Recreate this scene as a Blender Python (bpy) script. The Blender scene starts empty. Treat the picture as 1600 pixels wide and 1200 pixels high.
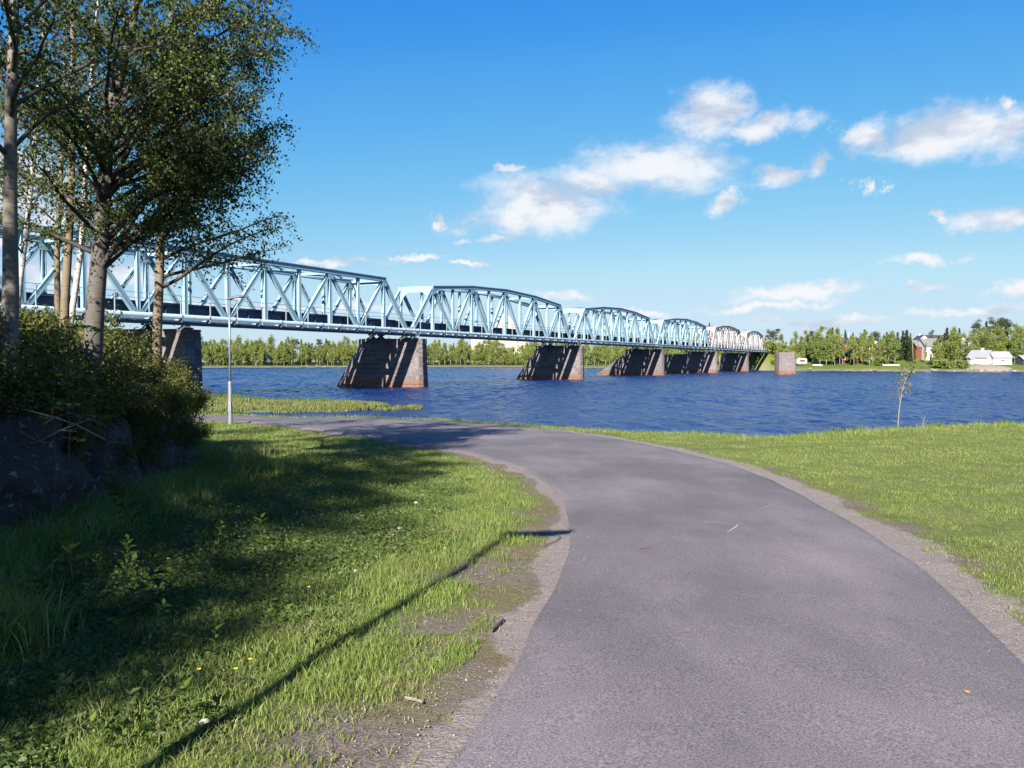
import bpy, bmesh, math, random
import numpy as np
from mathutils import Vector, Matrix, noise as mnoise

random.seed(7); rng = np.random.default_rng(7)
scene = bpy.context.scene
C = scene.collection

# ------------------------------------------------------------------ camera, sky, sun, exposure
EYE = 3.3; F = 1295.0; HOR = 565.0
PITCH = math.atan((600 - HOR) / F)
cam_d = bpy.data.cameras.new('camera'); cam = bpy.data.objects.new('camera', cam_d); C.objects.link(cam)
cam.location = (0, 0, EYE); cam.rotation_euler = (math.pi / 2 - PITCH, 0, 0)
cam_d.sensor_width = 36.0; cam_d.lens = F / 1600 * 36.0; cam_d.clip_start = 0.05; cam_d.clip_end = 6000
scene.camera = cam

SUN_AZ = math.radians(16.5)      # the light travels forward and a little to the right
SUN_EL = math.radians(30.0)
LDIR = Vector((math.sin(SUN_AZ) * math.cos(SUN_EL), math.cos(SUN_AZ) * math.cos(SUN_EL), -math.sin(SUN_EL)))
sun_d = bpy.data.lights.new('sun', 'SUN'); sun = bpy.data.objects.new('sun', sun_d); C.objects.link(sun)
sun_d.energy = 5.0; sun_d.angle = math.radians(0.53); sun_d.color = (1.0, 0.93, 0.83)
sun.rotation_euler = LDIR.to_track_quat('-Z', 'Y').to_euler(); sun.location = (-30, -60, 60)

vs = scene.view_settings
vs.view_transform = 'Standard'; vs.look = 'None'; vs.gamma = 1.0; vs.exposure = 1.65; vs.use_curve_mapping = False
scene.cycles.use_denoising = True
scene.cycles.max_bounces = 6; scene.cycles.transparent_max_bounces = 6
scene.cycles.diffuse_bounces = 3; scene.cycles.glossy_bounces = 2; scene.cycles.transmission_bounces = 3
scene.cycles.caustics_reflective = False; scene.cycles.caustics_refractive = False

def px_dir(px, py):
    u = (px - 800) / F; v = (600 - py) / F
    cp, sp = math.cos(PITCH), math.sin(PITCH)
    return np.array([u, cp + v * sp, -sp + v * cp])

world = bpy.data.worlds.new('World'); scene.world = world; world.use_nodes = True
wt = world.node_tree; wt.nodes.clear()
def W(kind, **kw):
    n = wt.nodes.new(kind)
    for k, v in kw.items(): setattr(n, k, v)
    return n
def wmath(op, a, b=None, c=None):
    n = W('ShaderNodeMath', operation=op)
    for i, v in enumerate((a, b, c)):
        if v is None: continue
        if isinstance(v, (int, float)): n.inputs[i].default_value = v
        else: wt.links.new(v, n.inputs[i])
    return n.outputs[0]
sky = W('ShaderNodeTexSky', sky_type='NISHITA')
sky.sun_disc = False; sky.sun_elevation = SUN_EL; sky.sun_rotation = math.pi + SUN_AZ
sky.air_density = 1.0; sky.dust_density = 0.3; sky.ozone_density = 2.0; sky.altitude = 0
SKYS = 0.05; EXPO = 2 ** 1.65
pre = W('ShaderNodeMix', data_type='RGBA', blend_type='MULTIPLY'); pre.inputs[0].default_value = 1.0
wt.links.new(sky.outputs[0], pre.inputs[6]); pre.inputs[7].default_value = (.1, .1, .1, 1)
grade = W('ShaderNodeRGBCurve')                      # colour grade of the sky: deeper blue overhead, pale but not yellow low down
for ch, pts in ((0, [(0, 0), (.16, .051), (.19, .085), (.24, .135), (.32, .223), (.47, .40), (.544, .48), (.71, .57), (.87, .62), (1, .64)]),
                (1, [(0, 0), (.263, .296), (.313, .37), (.39, .46), (.504, .571), (.687, .71), (.757, .765), (.9, .79), (1, .80)]),
                (2, [(0, 0), (.441, .807), (.5, .84), (.6, .87), (.72, .896), (.85, .93), (1, .95)])):
    cv_ = grade.mapping.curves[ch]
    while len(cv_.points) < len(pts): cv_.points.new(.5, .5)
    for q, (u, v) in zip(cv_.points, pts): q.location = (u, v); q.handle_type = 'AUTO_CLAMPED'
grade.mapping.update(); wt.links.new(pre.outputs[2], grade.inputs[1])
tint = W('ShaderNodeMix', data_type='RGBA', blend_type='MULTIPLY'); tint.inputs[0].default_value = 1.0; tint.clamp_result = False
wt.links.new(grade.outputs[0], tint.inputs[6]); tint.inputs[7].default_value = (1 / EXPO / SKYS,) * 3 + (1,)
tc = W('ShaderNodeTexCoord'); sep = W('ShaderNodeSeparateXYZ'); wt.links.new(tc.outputs['Generated'], sep.inputs[0])
az = wmath('ARCTAN2', sep.outputs[0], sep.outputs[1]); el = wmath('ARCSINE', sep.outputs[2])
comb = W('ShaderNodeCombineXYZ'); wt.links.new(az, comb.inputs[0]); wt.links.new(el, comb.inputs[1])
wn = W('ShaderNodeTexNoise'); wn.inputs['Scale'].default_value = 15.0; wn.inputs['Detail'].default_value = 8.0; wn.inputs['Roughness'].default_value = .66
wt.links.new(tc.outputs['Generated'], wn.inputs['Vector'])
wv = W('ShaderNodeVectorMath', operation='MULTIPLY_ADD'); wt.links.new(wn.outputs['Color'], wv.inputs[0]); wv.inputs[1].default_value = (.16, .055, 0); wv.inputs[2].default_value = (-.08, -.0275, 0)
warped = W('ShaderNodeVectorMath', operation='ADD'); wt.links.new(comb.outputs[0], warped.inputs[0]); wt.links.new(wv.outputs[0], warped.inputs[1])
def cloud_noise(scale, stretch, detail, offset=(0, 0, 0)):
    mp = W('ShaderNodeMapping'); mp.inputs['Scale'].default_value = (1, 1, stretch); mp.inputs['Location'].default_value = offset
    wt.links.new(tc.outputs['Generated'], mp.inputs[0])
    n = W('ShaderNodeTexNoise'); n.inputs['Scale'].default_value = scale; n.inputs['Detail'].default_value = detail
    n.inputs['Roughness'].default_value = 0.55
    wt.links.new(mp.outputs[0], n.inputs['Vector']); return n.outputs[0]
# clouds: (pixel x, pixel y, half width, half height) of the cloud banks, turned into directions of the sky
CL = [(860, 318, 135, 52), (1010, 268, 160, 46), (800, 340, 80, 38), (930, 290, 110, 40), (1110, 172, 80, 42), (1205, 198, 95, 26),
      (1375, 215, 50, 40), (1480, 205, 110, 45), (1580, 205, 90, 50), (1560, 160, 35, 20), (1220, 272, 45, 20), (1290, 258, 38, 26),
      (1378, 297, 16, 12), (1560, 342, 90, 22), (1460, 341, 26, 12), (1250, 458, 140, 15), (1190, 481, 130, 9), (1270, 503, 150, 9),
      (1600, 455, 85, 14), (1440, 408, 65, 8), (1455, 441, 30, 8), (520, 408, 110, 7), (650, 400, 50, 6), (722, 410, 20, 5), (760, 374, 42, 8),
      (1125, 318, 36, 18), (890, 462, 75, 10), (700, 340, 16, 9), (20, 320, 130, 130), (130, 420, 150, 30), (1540, 485, 130, 9), (960, 492, 90, 7),
      (420, 480, 260, 8), (800, 267, 30, 7), (1760, 300, 120, 40), (1900, 180, 160, 60), (-250, 200, 160, 70), (-420, 380, 200, 50)]
def ae(px, py):
    d = px_dir(px, py); d = d / np.linalg.norm(d); return math.atan2(d[0], d[1]), math.asin(d[2])
blobs = []
for (x, y, rx, ry) in CL:
    a, e = ae(x, y); a2, _ = ae(x + rx, y); _, e2 = ae(x, y - ry)
    blobs.append((a, e, abs(a2 - a), abs(e2 - e)))
rr = random.Random(3)
for i in range(16):                                   # the same fair-weather cloud goes on round the rest of the sky
    blobs.append((math.radians(60 + 240 * (i + rr.random() * 0.7) / 16), math.radians(rr.uniform(3, 34)), rr.uniform(.06, .16), rr.uniform(.02, .045)))
dmin = None
for (a, e, ra, re_) in blobs:
    if a > math.pi: a -= 2 * math.pi
    n = W('ShaderNodeVectorMath', operation='MULTIPLY_ADD'); wt.links.new(warped.outputs[0], n.inputs[0])
    n.inputs[1].default_value = (1 / ra, 1 / re_, 0); n.inputs[2].default_value = (-a / ra, -e / re_, 0)
    l = W('ShaderNodeVectorMath', operation='LENGTH'); wt.links.new(n.outputs[0], l.inputs[0])
    dmin = l.outputs['Value'] if dmin is None else wmath('MINIMUM', dmin, l.outputs['Value'])
env = wmath('SUBTRACT', 1.0, dmin)
fb = cloud_noise(11.0, 2.2, 12.0)
dens_raw = wmath('MULTIPLY_ADD', wmath('SUBTRACT', fb, 0.5), 2.6, wmath('MULTIPLY_ADD', env, 1.45, 0.24))
mr = W('ShaderNodeMapRange', interpolation_type='SMOOTHSTEP'); wt.links.new(dens_raw, mr.inputs[0])
mr.inputs[1].default_value = -0.02; mr.inputs[2].default_value = 1.5; mr.inputs[3].default_value = 0.0; mr.inputs[4].default_value = 0.93
fb2 = cloud_noise(11.0, 2.2, 6.0, (0.0, 0.0, -0.045))  # the same noise a little higher up: a thicker cloud above greys the underside
shade = W('ShaderNodeMapRange'); wt.links.new(wmath('SUBTRACT', fb, fb2), shade.inputs[0])
shade.inputs[1].default_value = -0.11; shade.inputs[2].default_value = 0.06
cc = W('ShaderNodeMix', data_type='RGBA'); wt.links.new(shade.outputs[0], cc.inputs[0])
cl = lambda r, g, b: (r / SKYS / EXPO, g / SKYS / EXPO, b / SKYS / EXPO, 1)
cc.inputs[6].default_value = cl(0.60, 0.66, 0.79); cc.inputs[7].default_value = cl(0.95, 0.955, 0.98)
wm = W('ShaderNodeMix', data_type='RGBA'); wt.links.new(mr.outputs[0], wm.inputs[0])
wt.links.new(tint.outputs[2], wm.inputs[6]); wt.links.new(cc.outputs[2], wm.inputs[7])
bg = W('ShaderNodeBackground'); bg.inputs[1].default_value = SKYS; wt.links.new(wm.outputs[2], bg.inputs[0])
wo = W('ShaderNodeOutputWorld'); wt.links.new(bg.outputs[0], wo.inputs[0])

# ------------------------------------------------------------------ materials
MATS = {}
class NT:
    def __init__(s, name):
        s.m = bpy.data.materials.new(name); s.m.use_nodes = True; s.t = s.m.node_tree; s.t.nodes.clear()
        s.out = s.n('ShaderNodeOutputMaterial'); s.p = s.n('ShaderNodeBsdfPrincipled'); s.l(s.p.outputs[0], s.out.inputs[0])
        MATS[name] = s.m
    def n(s, k, **kw):
        x = s.t.nodes.new(k)
        for a, b in kw.items(): setattr(x, a, b)
        return x
    def l(s, a, b): s.t.links.new(a, b)
    def set(s, sock, v):
        if isinstance(v, bpy.types.NodeSocket): s.l(v, sock)
        else: sock.default_value = v
    def math(s, op, a, b=0.0, c=0.0):
        n = s.n('ShaderNodeMath', operation=op); s.set(n.inputs[0], a); s.set(n.inputs[1], b); s.set(n.inputs[2], c); return n.outputs[0]
    def coord(s, which='Object', scale=(1, 1, 1)):
        t = s.n('ShaderNodeTexCoord')
        mp = s.n('ShaderNodeMapping'); mp.inputs['Scale'].default_value = scale; s.l(t.outputs[which], mp.inputs[0]); return mp.outputs[0]
    def pos(s, scale=(1, 1, 1)):
        g = s.n('ShaderNodeNewGeometry'); mp = s.n('ShaderNodeMapping'); mp.inputs['Scale'].default_value = scale
        s.l(g.outputs['Position'], mp.inputs[0]); return mp.outputs[0]
    def noise(s, vec, scale, detail=4, rough=.5, dist=0.0):
        n = s.n('ShaderNodeTexNoise'); s.l(vec, n.inputs['Vector']); n.inputs['Scale'].default_value = scale
        n.inputs['Detail'].default_value = detail; n.inputs['Roughness'].default_value = rough; n.inputs['Distortion'].default_value = dist; return n.outputs[0]
    def ramp(s, fac, stops):
        r = s.n('ShaderNodeValToRGB'); s.l(fac, r.inputs[0]); e = r.color_ramp.elements
        while len(e) < len(stops): e.new(0.5)
        for el_, (p, c) in zip(e, stops): el_.position = p; el_.color = (*c, 1) if len(c) == 3 else c
        return r.outputs[0]
    def range(s, v, a, b, c=0.0, d=1.0):
        n = s.n('ShaderNodeMapRange'); s.l(v, n.inputs[0])
        for i, x in enumerate((a, b, c, d)): n.inputs[i + 1].default_value = x
        return n.outputs[0]
    def mix(s, f, a, b, blend='MIX'):
        n = s.n('ShaderNodeMix', data_type='RGBA', blend_type=blend); s.set(n.inputs[0], f)
        s.set(n.inputs[6], (*a, 1) if isinstance(a, tuple) else a); s.set(n.inputs[7], (*b, 1) if isinstance(b, tuple) else b); return n.outputs[2]
    def bump(s, h, strength=.5, dist=.02):
        n = s.n('ShaderNodeBump'); n.inputs['Strength'].default_value = strength; n.inputs['Distance'].default_value = dist; s.l(h, n.inputs['Height'])
        s.l(n.outputs[0], s.p.inputs['Normal'])
    def base(s, c, rough=.8, spec=.3):
        s.set(s.p.inputs['Base Color'], (*c, 1) if isinstance(c, tuple) else c); s.p.inputs['Roughness'].default_value = rough
        s.p.inputs['Specular IOR Level'].default_value = spec
    def rnd(s): return s.n('ShaderNodeObjectInfo').outputs['Random']
    def island(s): return s.n('ShaderNodeNewGeometry').outputs['Random Per Island']

def leafy(name, stops, trans=.35, rough=.55, spec=.35):
    t = NT(name)
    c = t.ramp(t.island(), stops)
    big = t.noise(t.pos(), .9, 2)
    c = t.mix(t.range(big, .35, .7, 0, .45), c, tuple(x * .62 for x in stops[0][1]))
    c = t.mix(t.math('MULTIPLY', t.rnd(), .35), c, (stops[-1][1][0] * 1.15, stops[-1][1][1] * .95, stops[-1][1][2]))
    t.base(c, rough, spec)
    tr = t.n('ShaderNodeBsdfTranslucent'); t.l(c, tr.inputs[0])
    mx = t.n('ShaderNodeMixShader'); mx.inputs[0].default_value = trans
    t.l(t.p.outputs[0], mx.inputs[1]); t.l(tr.outputs[0], mx.inputs[2]); t.l(mx.outputs[0], t.out.inputs[0]); return t.m
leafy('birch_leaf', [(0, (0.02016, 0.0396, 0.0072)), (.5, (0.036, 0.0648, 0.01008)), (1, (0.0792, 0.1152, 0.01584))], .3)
leafy('shrub_leaf', [(0, (.028, .044, .010)), (.5, (.055, .078, .016)), (.9, (.10, .12, .022)), (1, (.17, .19, .03))], .35)
leafy('fresh_leaf', [(0, (0.049, 0.091, 0.014)), (.6, (0.077, 0.14, 0.021)), (1, (0.119, 0.182, 0.035))], .4)
leafy('weed_leaf', [(0, (0.028, 0.06, 0.0144)), (.6, (0.048, 0.096, 0.02)), (1, (0.104, 0.152, 0.032))], .35)
leafy('far_birch_leaf', [(0, (.11, .15, .032)), (.5, (.165, .22, .05)), (1, (.23, .28, .07))], .35)
leafy('far_spruce_leaf', [(0, (0.0176, 0.0336, 0.0128)), (.6, (0.0304, 0.052, 0.016)), (1, (0.048, 0.072, 0.0224))], .15)
leafy('far_pine_leaf', [(0, (0.0245, 0.0385, 0.0196)), (.6, (0.0385, 0.056, 0.0245)), (1, (0.0595, 0.077, 0.0315))], .15)
leafy('sapling_leaf', [(0, (.08, .12, .02)), (.6, (.12, .15, .03)), (1, (.22, .15, .03))], .35)
leafy('reed_blade', [(0, (.10, .125, .03)), (.5, (.145, .165, .05)), (1, (.20, .205, .085))], .3, .7)
leafy('reed_green', [(0, (0.0496, 0.0868, 0.0124)), (.5, (0.0744, 0.124, 0.0186)), (1, (0.1116, 0.155, 0.031))], .3, .7)

def grass_mat():
    t = NT('grass_blade')
    c = t.ramp(t.island(), [(0, (.076, .120, .020)), (.40, (.132, .196, .034)), (.80, (.196, .270, .056)), (.93, (.28, .29, .095)), (1, (.35, .31, .155))])
    big = t.noise(t.pos(), .55, 3)
    c = t.mix(t.range(big, .4, .7, 0, .45), c, (.165, .190, .050))
    pt = t.noise(t.pos(), 1.5, 6, .65); c = t.mix(t.range(pt, .53, .66, 0, .65), c, (.225, .200, .100)); pd = t.noise(t.pos(), 1.1, 5, .6); c = t.mix(t.range(pd, .56, .68, 0, .6), c, (.06, .10, .016))
    t.base(c, .6, .3)
    tr = t.n('ShaderNodeBsdfTranslucent'); t.l(c, tr.inputs[0]); mx = t.n('ShaderNodeMixShader'); mx.inputs[0].default_value = .35
    t.l(t.p.outputs[0], mx.inputs[1]); t.l(tr.outputs[0], mx.inputs[2]); t.l(mx.outputs[0], t.out.inputs[0])
grass_mat()

def ground_mat():
    t = NT('ground_soil_and_turf')
    p = t.pos()
    a = t.n('ShaderNodeAttribute', attribute_name='zone'); sp = t.n('ShaderNodeSeparateColor'); t.l(a.outputs['Color'], sp.inputs[0])
    n1 = t.noise(p, 1.3, 5); n2 = t.noise(p, 9, 5, .6); n3 = t.noise(p, 60, 4, .65)
    turf = t.ramp(n2, [(.25, (.050, .068, .016)), (.5, (.085, .110, .026)), (.75, (.135, .14, .05))])
    turf = t.mix(t.range(n1, .4, .65, 0, .5), turf, (.135, .135, .05))
    soil = t.ramp(n3, [(.3, (.085, .07, .062)), (.6, (.15, .122, .107)), (.8, (.21, .18, .16))])
    dry = t.ramp(n3, [(.25, (.07, .062, .028)), (.55, (.125, .105, .055)), (.8, (.19, .155, .09))])
    vor = t.n('ShaderNodeTexVoronoi'); t.l(p, vor.inputs['Vector']); vor.inputs['Scale'].default_value = 55
    grav = t.mix(.5, t.ramp(n3, [(.3, (.12, .10, .092)), (.7, (.25, .215, .20))]), vor.outputs['Color'], 'SOFT_LIGHT')
    grav = t.mix(.8, grav, t.ramp(n3, [(.3, (.12, .10, .092)), (.7, (.26, .225, .21))]))
    nz = t.math('MULTIPLY_ADD', t.math('SUBTRACT', n2, .5), 1.1, 0.0)
    g = t.range(t.math('ADD', sp.outputs[0], nz), .38, .62)
    s = t.range(t.math('ADD', sp.outputs[1], nz), .35, .75)
    c = t.mix(s, turf, t.mix(t.range(n1, .42, .58), soil, dry))
    c = t.mix(g, c, grav)
    far = t.ramp(t.noise(p, .06, 4), [(.3, (.055, .085, .014)), (.55, (.085, .115, .02)), (.75, (.12, .13, .03))])
    c = t.mix(sp.outputs[2], c, far)
    al = a.outputs['Alpha']
    sand = t.ramp(t.noise(p, 2.5, 4), [(.3, (.12, .11, .08)), (.7, (.19, .175, .135))])
    c = t.mix(al, sand, c)
    t.base(c, .95, .15)
    t.bump(t.math('ADD', n3, t.math('MULTIPLY', n2, 1.5)), .6, .03)
ground_mat()

def asphalt(name, dark, light, spec=.35):
    t = NT(name); p = t.pos()
    n1 = t.noise(p, .45, 4, .55); n2 = t.noise(p, 90, 3, .7); n3 = t.noise(p, 260, 2, .6)
    c = t.ramp(n1, [(.32, dark), (.55, tuple((a + b) / 2 for a, b in zip(dark, light))), (.72, light)])
    sp = t.ramp(n2, [(.28, (.30, .30, .30)), (.5, (.98, .98, .98)), (.66, (1.5, 1.46, 1.45)), (.78, (2.6, 2.5, 2.45))])
    n4 = t.noise(t.pos((1.6, .55, 1)), 1.0, 6, .65); c = t.mix(t.range(n4, .50, .72, 0, .40), c, tuple(x * 1.25 for x in light)); c = t.mix(t.range(n4, .46, .30, 0, .35), c, tuple(x * .72 for x in dark))
    c = t.mix(1.0, c, sp, 'MULTIPLY')
    c = t.mix(t.range(n3, .66, .74, 0, .55), c, (.42, .40, .39))
    t.base(c, .8, spec); t.bump(t.math('ADD', n2, t.math('MULTIPLY', n3, .6)), .55, .006)
asphalt('path_asphalt', (.082, .074, .081), (.150, .134, .141))
asphalt('dark_asphalt', (.080, .076, .084), (.125, .117, .124))

def simple(name, col, rough=.6, spec=.3, var=.15, nscale=6, bump=0.0, metal=0.0, objvar=0.0):
    t = NT(name); n = t.noise(t.pos(), nscale, 5, .6)
    c = t.ramp(n, [(.25, tuple(x * (1 - var) for x in col)), (.75, tuple(min(1, x * (1 + var)) for x in col))])
    if objvar: c = t.mix(1.0, c, t.ramp(t.rnd(), [(0, (1 - objvar,) * 3), (1, (1 + objvar,) * 3)]), 'MULTIPLY')
    t.base(c, rough, spec); t.p.inputs['Metallic'].default_value = metal
    if bump: t.bump(n, bump, .02)
    return t.m
def painted(name, col, rust):
    t = NT(name); p = t.pos(); n = t.noise(p, 1.6, 5, .65); n2 = t.noise(p, 7, 4, .6)
    c = t.ramp(n, [(.25, tuple(x * .82 for x in col)), (.7, col)])
    st = t.noise(t.pos((3.0, 3.0, .5)), 1.0, 5, .65)
    c = t.mix(t.range(st, .52, .72, 0, .45), c, tuple(x * .55 for x in col)); c = t.mix(t.range(n2, .62, .74, 0, .6), c, rust); t.base(c, .6, .35)
painted('blue_steel', (.215, .345, .415), (0.116, 0.116, 0.1044))
painted('grey_steel', (0.3, 0.29, 0.3), (0.16, 0.13, 0.11))
painted('pipe_steel', (0.216, 0.3, 0.372), (0.15, 0.18, 0.204))
simple('dark_steel', (.045, .066, .115), .6, .3, .4)
simple('rail_steel', (0.23, 0.27, 0.29), .5)
simple('bearing_steel', (0.042, 0.084, 0.098), .6)
simple('galvanised', (0.18, 0.19, 0.21), .45, .5, .12, 4, 0, .3)
simple('lamp_grey', (0.102, 0.096, 0.12), .5)
simple('lamp_glass', (.5, .5, .48), .3)
simple('seam_dust', (.145, .131, .138), .95, .1, .35, 25)
simple('chalk', (0.285, 0.27, 0.27), .95, .1, .4, 40)
simple('paper_white', (0.45, 0.45, 0.444), .8, .2, .05)
simple('dead_leaf', (0.252, 0.168, 0.084), .8, .2, .3, 60)
simple('twig', (.085, .065, .055), .9, .1, .4, 30)
simple('dead_wood', (.13, .115, .10), .9, .1, .3, 30)
simple('pale_twig', (0.192, 0.168, 0.132), .9, .1, .3, 30)
simple('white_paint', (0.432, 0.42, 0.408), .7, .2, .06, 1.0)
simple('cream_paint', (0.3276, 0.294, 0.2436), .8, .2, .06, .4)
simple('red_paint', (.15, .034, .030), .8, .2, .2, 1.0)
simple('orange_paint', (.19, .058, .030), .8, .2, .2, 1.0)
simple('grey_roof', (0.13, 0.13, 0.14), .7, .3, .15, 1.0)
simple('dark_roof', (.04, .045, .06), .6, .3, .2, 1.0)
simple('blue_roof', (.018, .026, .06), .5, .4, .2, 1.0)
simple('pale_roof', (0.21, 0.22, 0.25), .6, .3, .1, 1.0)
simple('window_glass', (.03, .04, .06), .15, .6, .1)
simple('brown_door', (.10, .07, .05), .7)
simple('concrete', (0.18, 0.17, 0.155), .9, .2, .2, 2.0, .2)
simple('pebble', (0.20, 0.185, 0.18), .9, .2, .5, 14)
simple('pole_wood', (0.17, 0.145, 0.11), .9, .1, .2, 2)
simple('sand_heap', (0.22, 0.185, 0.15), .95, .1, .2, 2.0, .3)
simple('yellow_flower', (.75, .50, .02), .7, .1, .1)

def bark(name, light, darkc, lent=.5):
    t = NT(name); o = t.coord('Object', (1, 1, 1)); p = t.pos((6, 6, 34)); p2 = t.pos((5, 5, 2.2))
    n = t.noise(p, 1.0, 4, .6); n2 = t.noise(p2, 1.0, 4, .6)
    c = t.ramp(n2, [(.3, tuple(x * .7 for x in light)), (.7, light)])
    c = t.mix(t.range(n, .56, .68, 0, lent), c, darkc); c = t.mix(t.range(n2, .58, .72, 0, lent * .7), c, darkc)
    t.base(c, .85, .2); t.bump(n, .4, .02)
bark('birch_bark', (.165, .148, .128), (.03, .027, .025), .8)
bark('rough_bark', (.105, .094, .084), (.022, .02, .018), .8)
bark('white_bark', (0.407, 0.385, 0.363), (0.088, 0.0715, 0.066), .7)
bark('tan_bark', (0.17, 0.135, 0.095), (0.06, 0.0475, 0.035), .5)
bark('limb_bark', (0.068, 0.0576, 0.052), (0.024, 0.0208, 0.02), .5)
bark('far_birch_bark', (0.341, 0.33, 0.308), (0.121, 0.11, 0.099), .4)
bark('far_brown_bark', (0.12, 0.09, 0.066), (0.048, 0.036, 0.03), .4)

def rock_mat():
    t = NT('dark_rock'); p = t.pos(); n = t.noise(p, 2.2, 7, .62); n2 = t.noise(p, 16, 5, .65); n3 = t.noise(p, 11.0, 5, .6)
    c = t.ramp(n, [(.3, (.045, .035, .032)), (.55, (.085, .066, .060)), (.75, (.135, .108, .10))])
    c = t.mix(t.range(n3, .60, .64, 0, .75), c, (.30, .28, .28))        # lichen
    c = t.mix(t.range(n2, .60, .75, 0, .5), c, (.03, .03, .035))
    t.base(c, .9, .2); t.bump(t.math('ADD', t.math('MULTIPLY', n, 2), n2), 1.0, .12)
rock_mat()
def stone_mat(name, a, b, c_, mortar=False):
    t = NT(name); p = t.pos(); n = t.noise(p, 3.2, 6, .65); n2 = t.noise(p, .55, 4, .6)
    col = t.ramp(n, [(.28, a), (.55, b), (.78, c_)])
    if not mortar:
        col = t.mix(1.0, col, t.ramp(t.rnd(), [(0, (.72, .72, .74)), (1, (1.25, 1.22, 1.2))]), 'MULTIPLY')
        col = t.mix(t.range(n2, .60, .72, 0, .55), col, (.19, .18, .175))
    g = t.n('ShaderNodeNewGeometry'); sx = t.n('ShaderNodeSeparateXYZ'); t.l(g.outputs['Position'], sx.inputs[0])
    wz = t.math('ADD', sx.outputs[2], t.math('MULTIPLY', n2, -.9))
    col = t.mix(t.range(wz, .15, .75, .85, 0), col, (.150, .078, .050))    # the river's rusty high-water mark
    t.base(col, .9, .2); t.bump(n, .7, .05)
stone_mat('granite', (.085, .073, .075), (.132, .115, .118), (.180, .160, .162))
stone_mat('mortar', (.20, .185, .18), (.25, .23, .225), (.30, .28, .275), True)

def masonry_far():
    t = NT('far_masonry')
    MATS['far_masonry'] = MATS['granite']
masonry_far()

def water_mat():
    t = NT('river_water')
    w1 = t.noise(t.pos((.55, .16, 1.0)), 1.0, 3, .5, .3); w2 = t.noise(t.pos((2.4, .9, 1.0)), 1.0, 4, .6, .4); w3 = t.noise(t.pos((.012, .05, 1)), 1.0, 4, .55)
    c = t.ramp(w3, [(.35, (.002, .014, .085)), (.65, (.004, .036, .175))])
    t.base(c, .20, .5); t.p.inputs['IOR'].default_value = 1.33
    t.p.inputs['Specular Tint'].default_value = (.17, .46, 1.0, 1)
    h = t.math('ADD', t.math('MULTIPLY', w1, 2.6), t.math('MULTIPLY', w2, 1.0))
    n = t.n('ShaderNodeBump'); n.inputs['Distance'].default_value = 2.0; t.l(h, n.inputs['Height'])
    t.l(t.range(w3, .35, .65, .6, 1.0), n.inputs['Strength']); t.l(n.outputs[0], t.p.inputs['Normal'])
water_mat()

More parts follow.
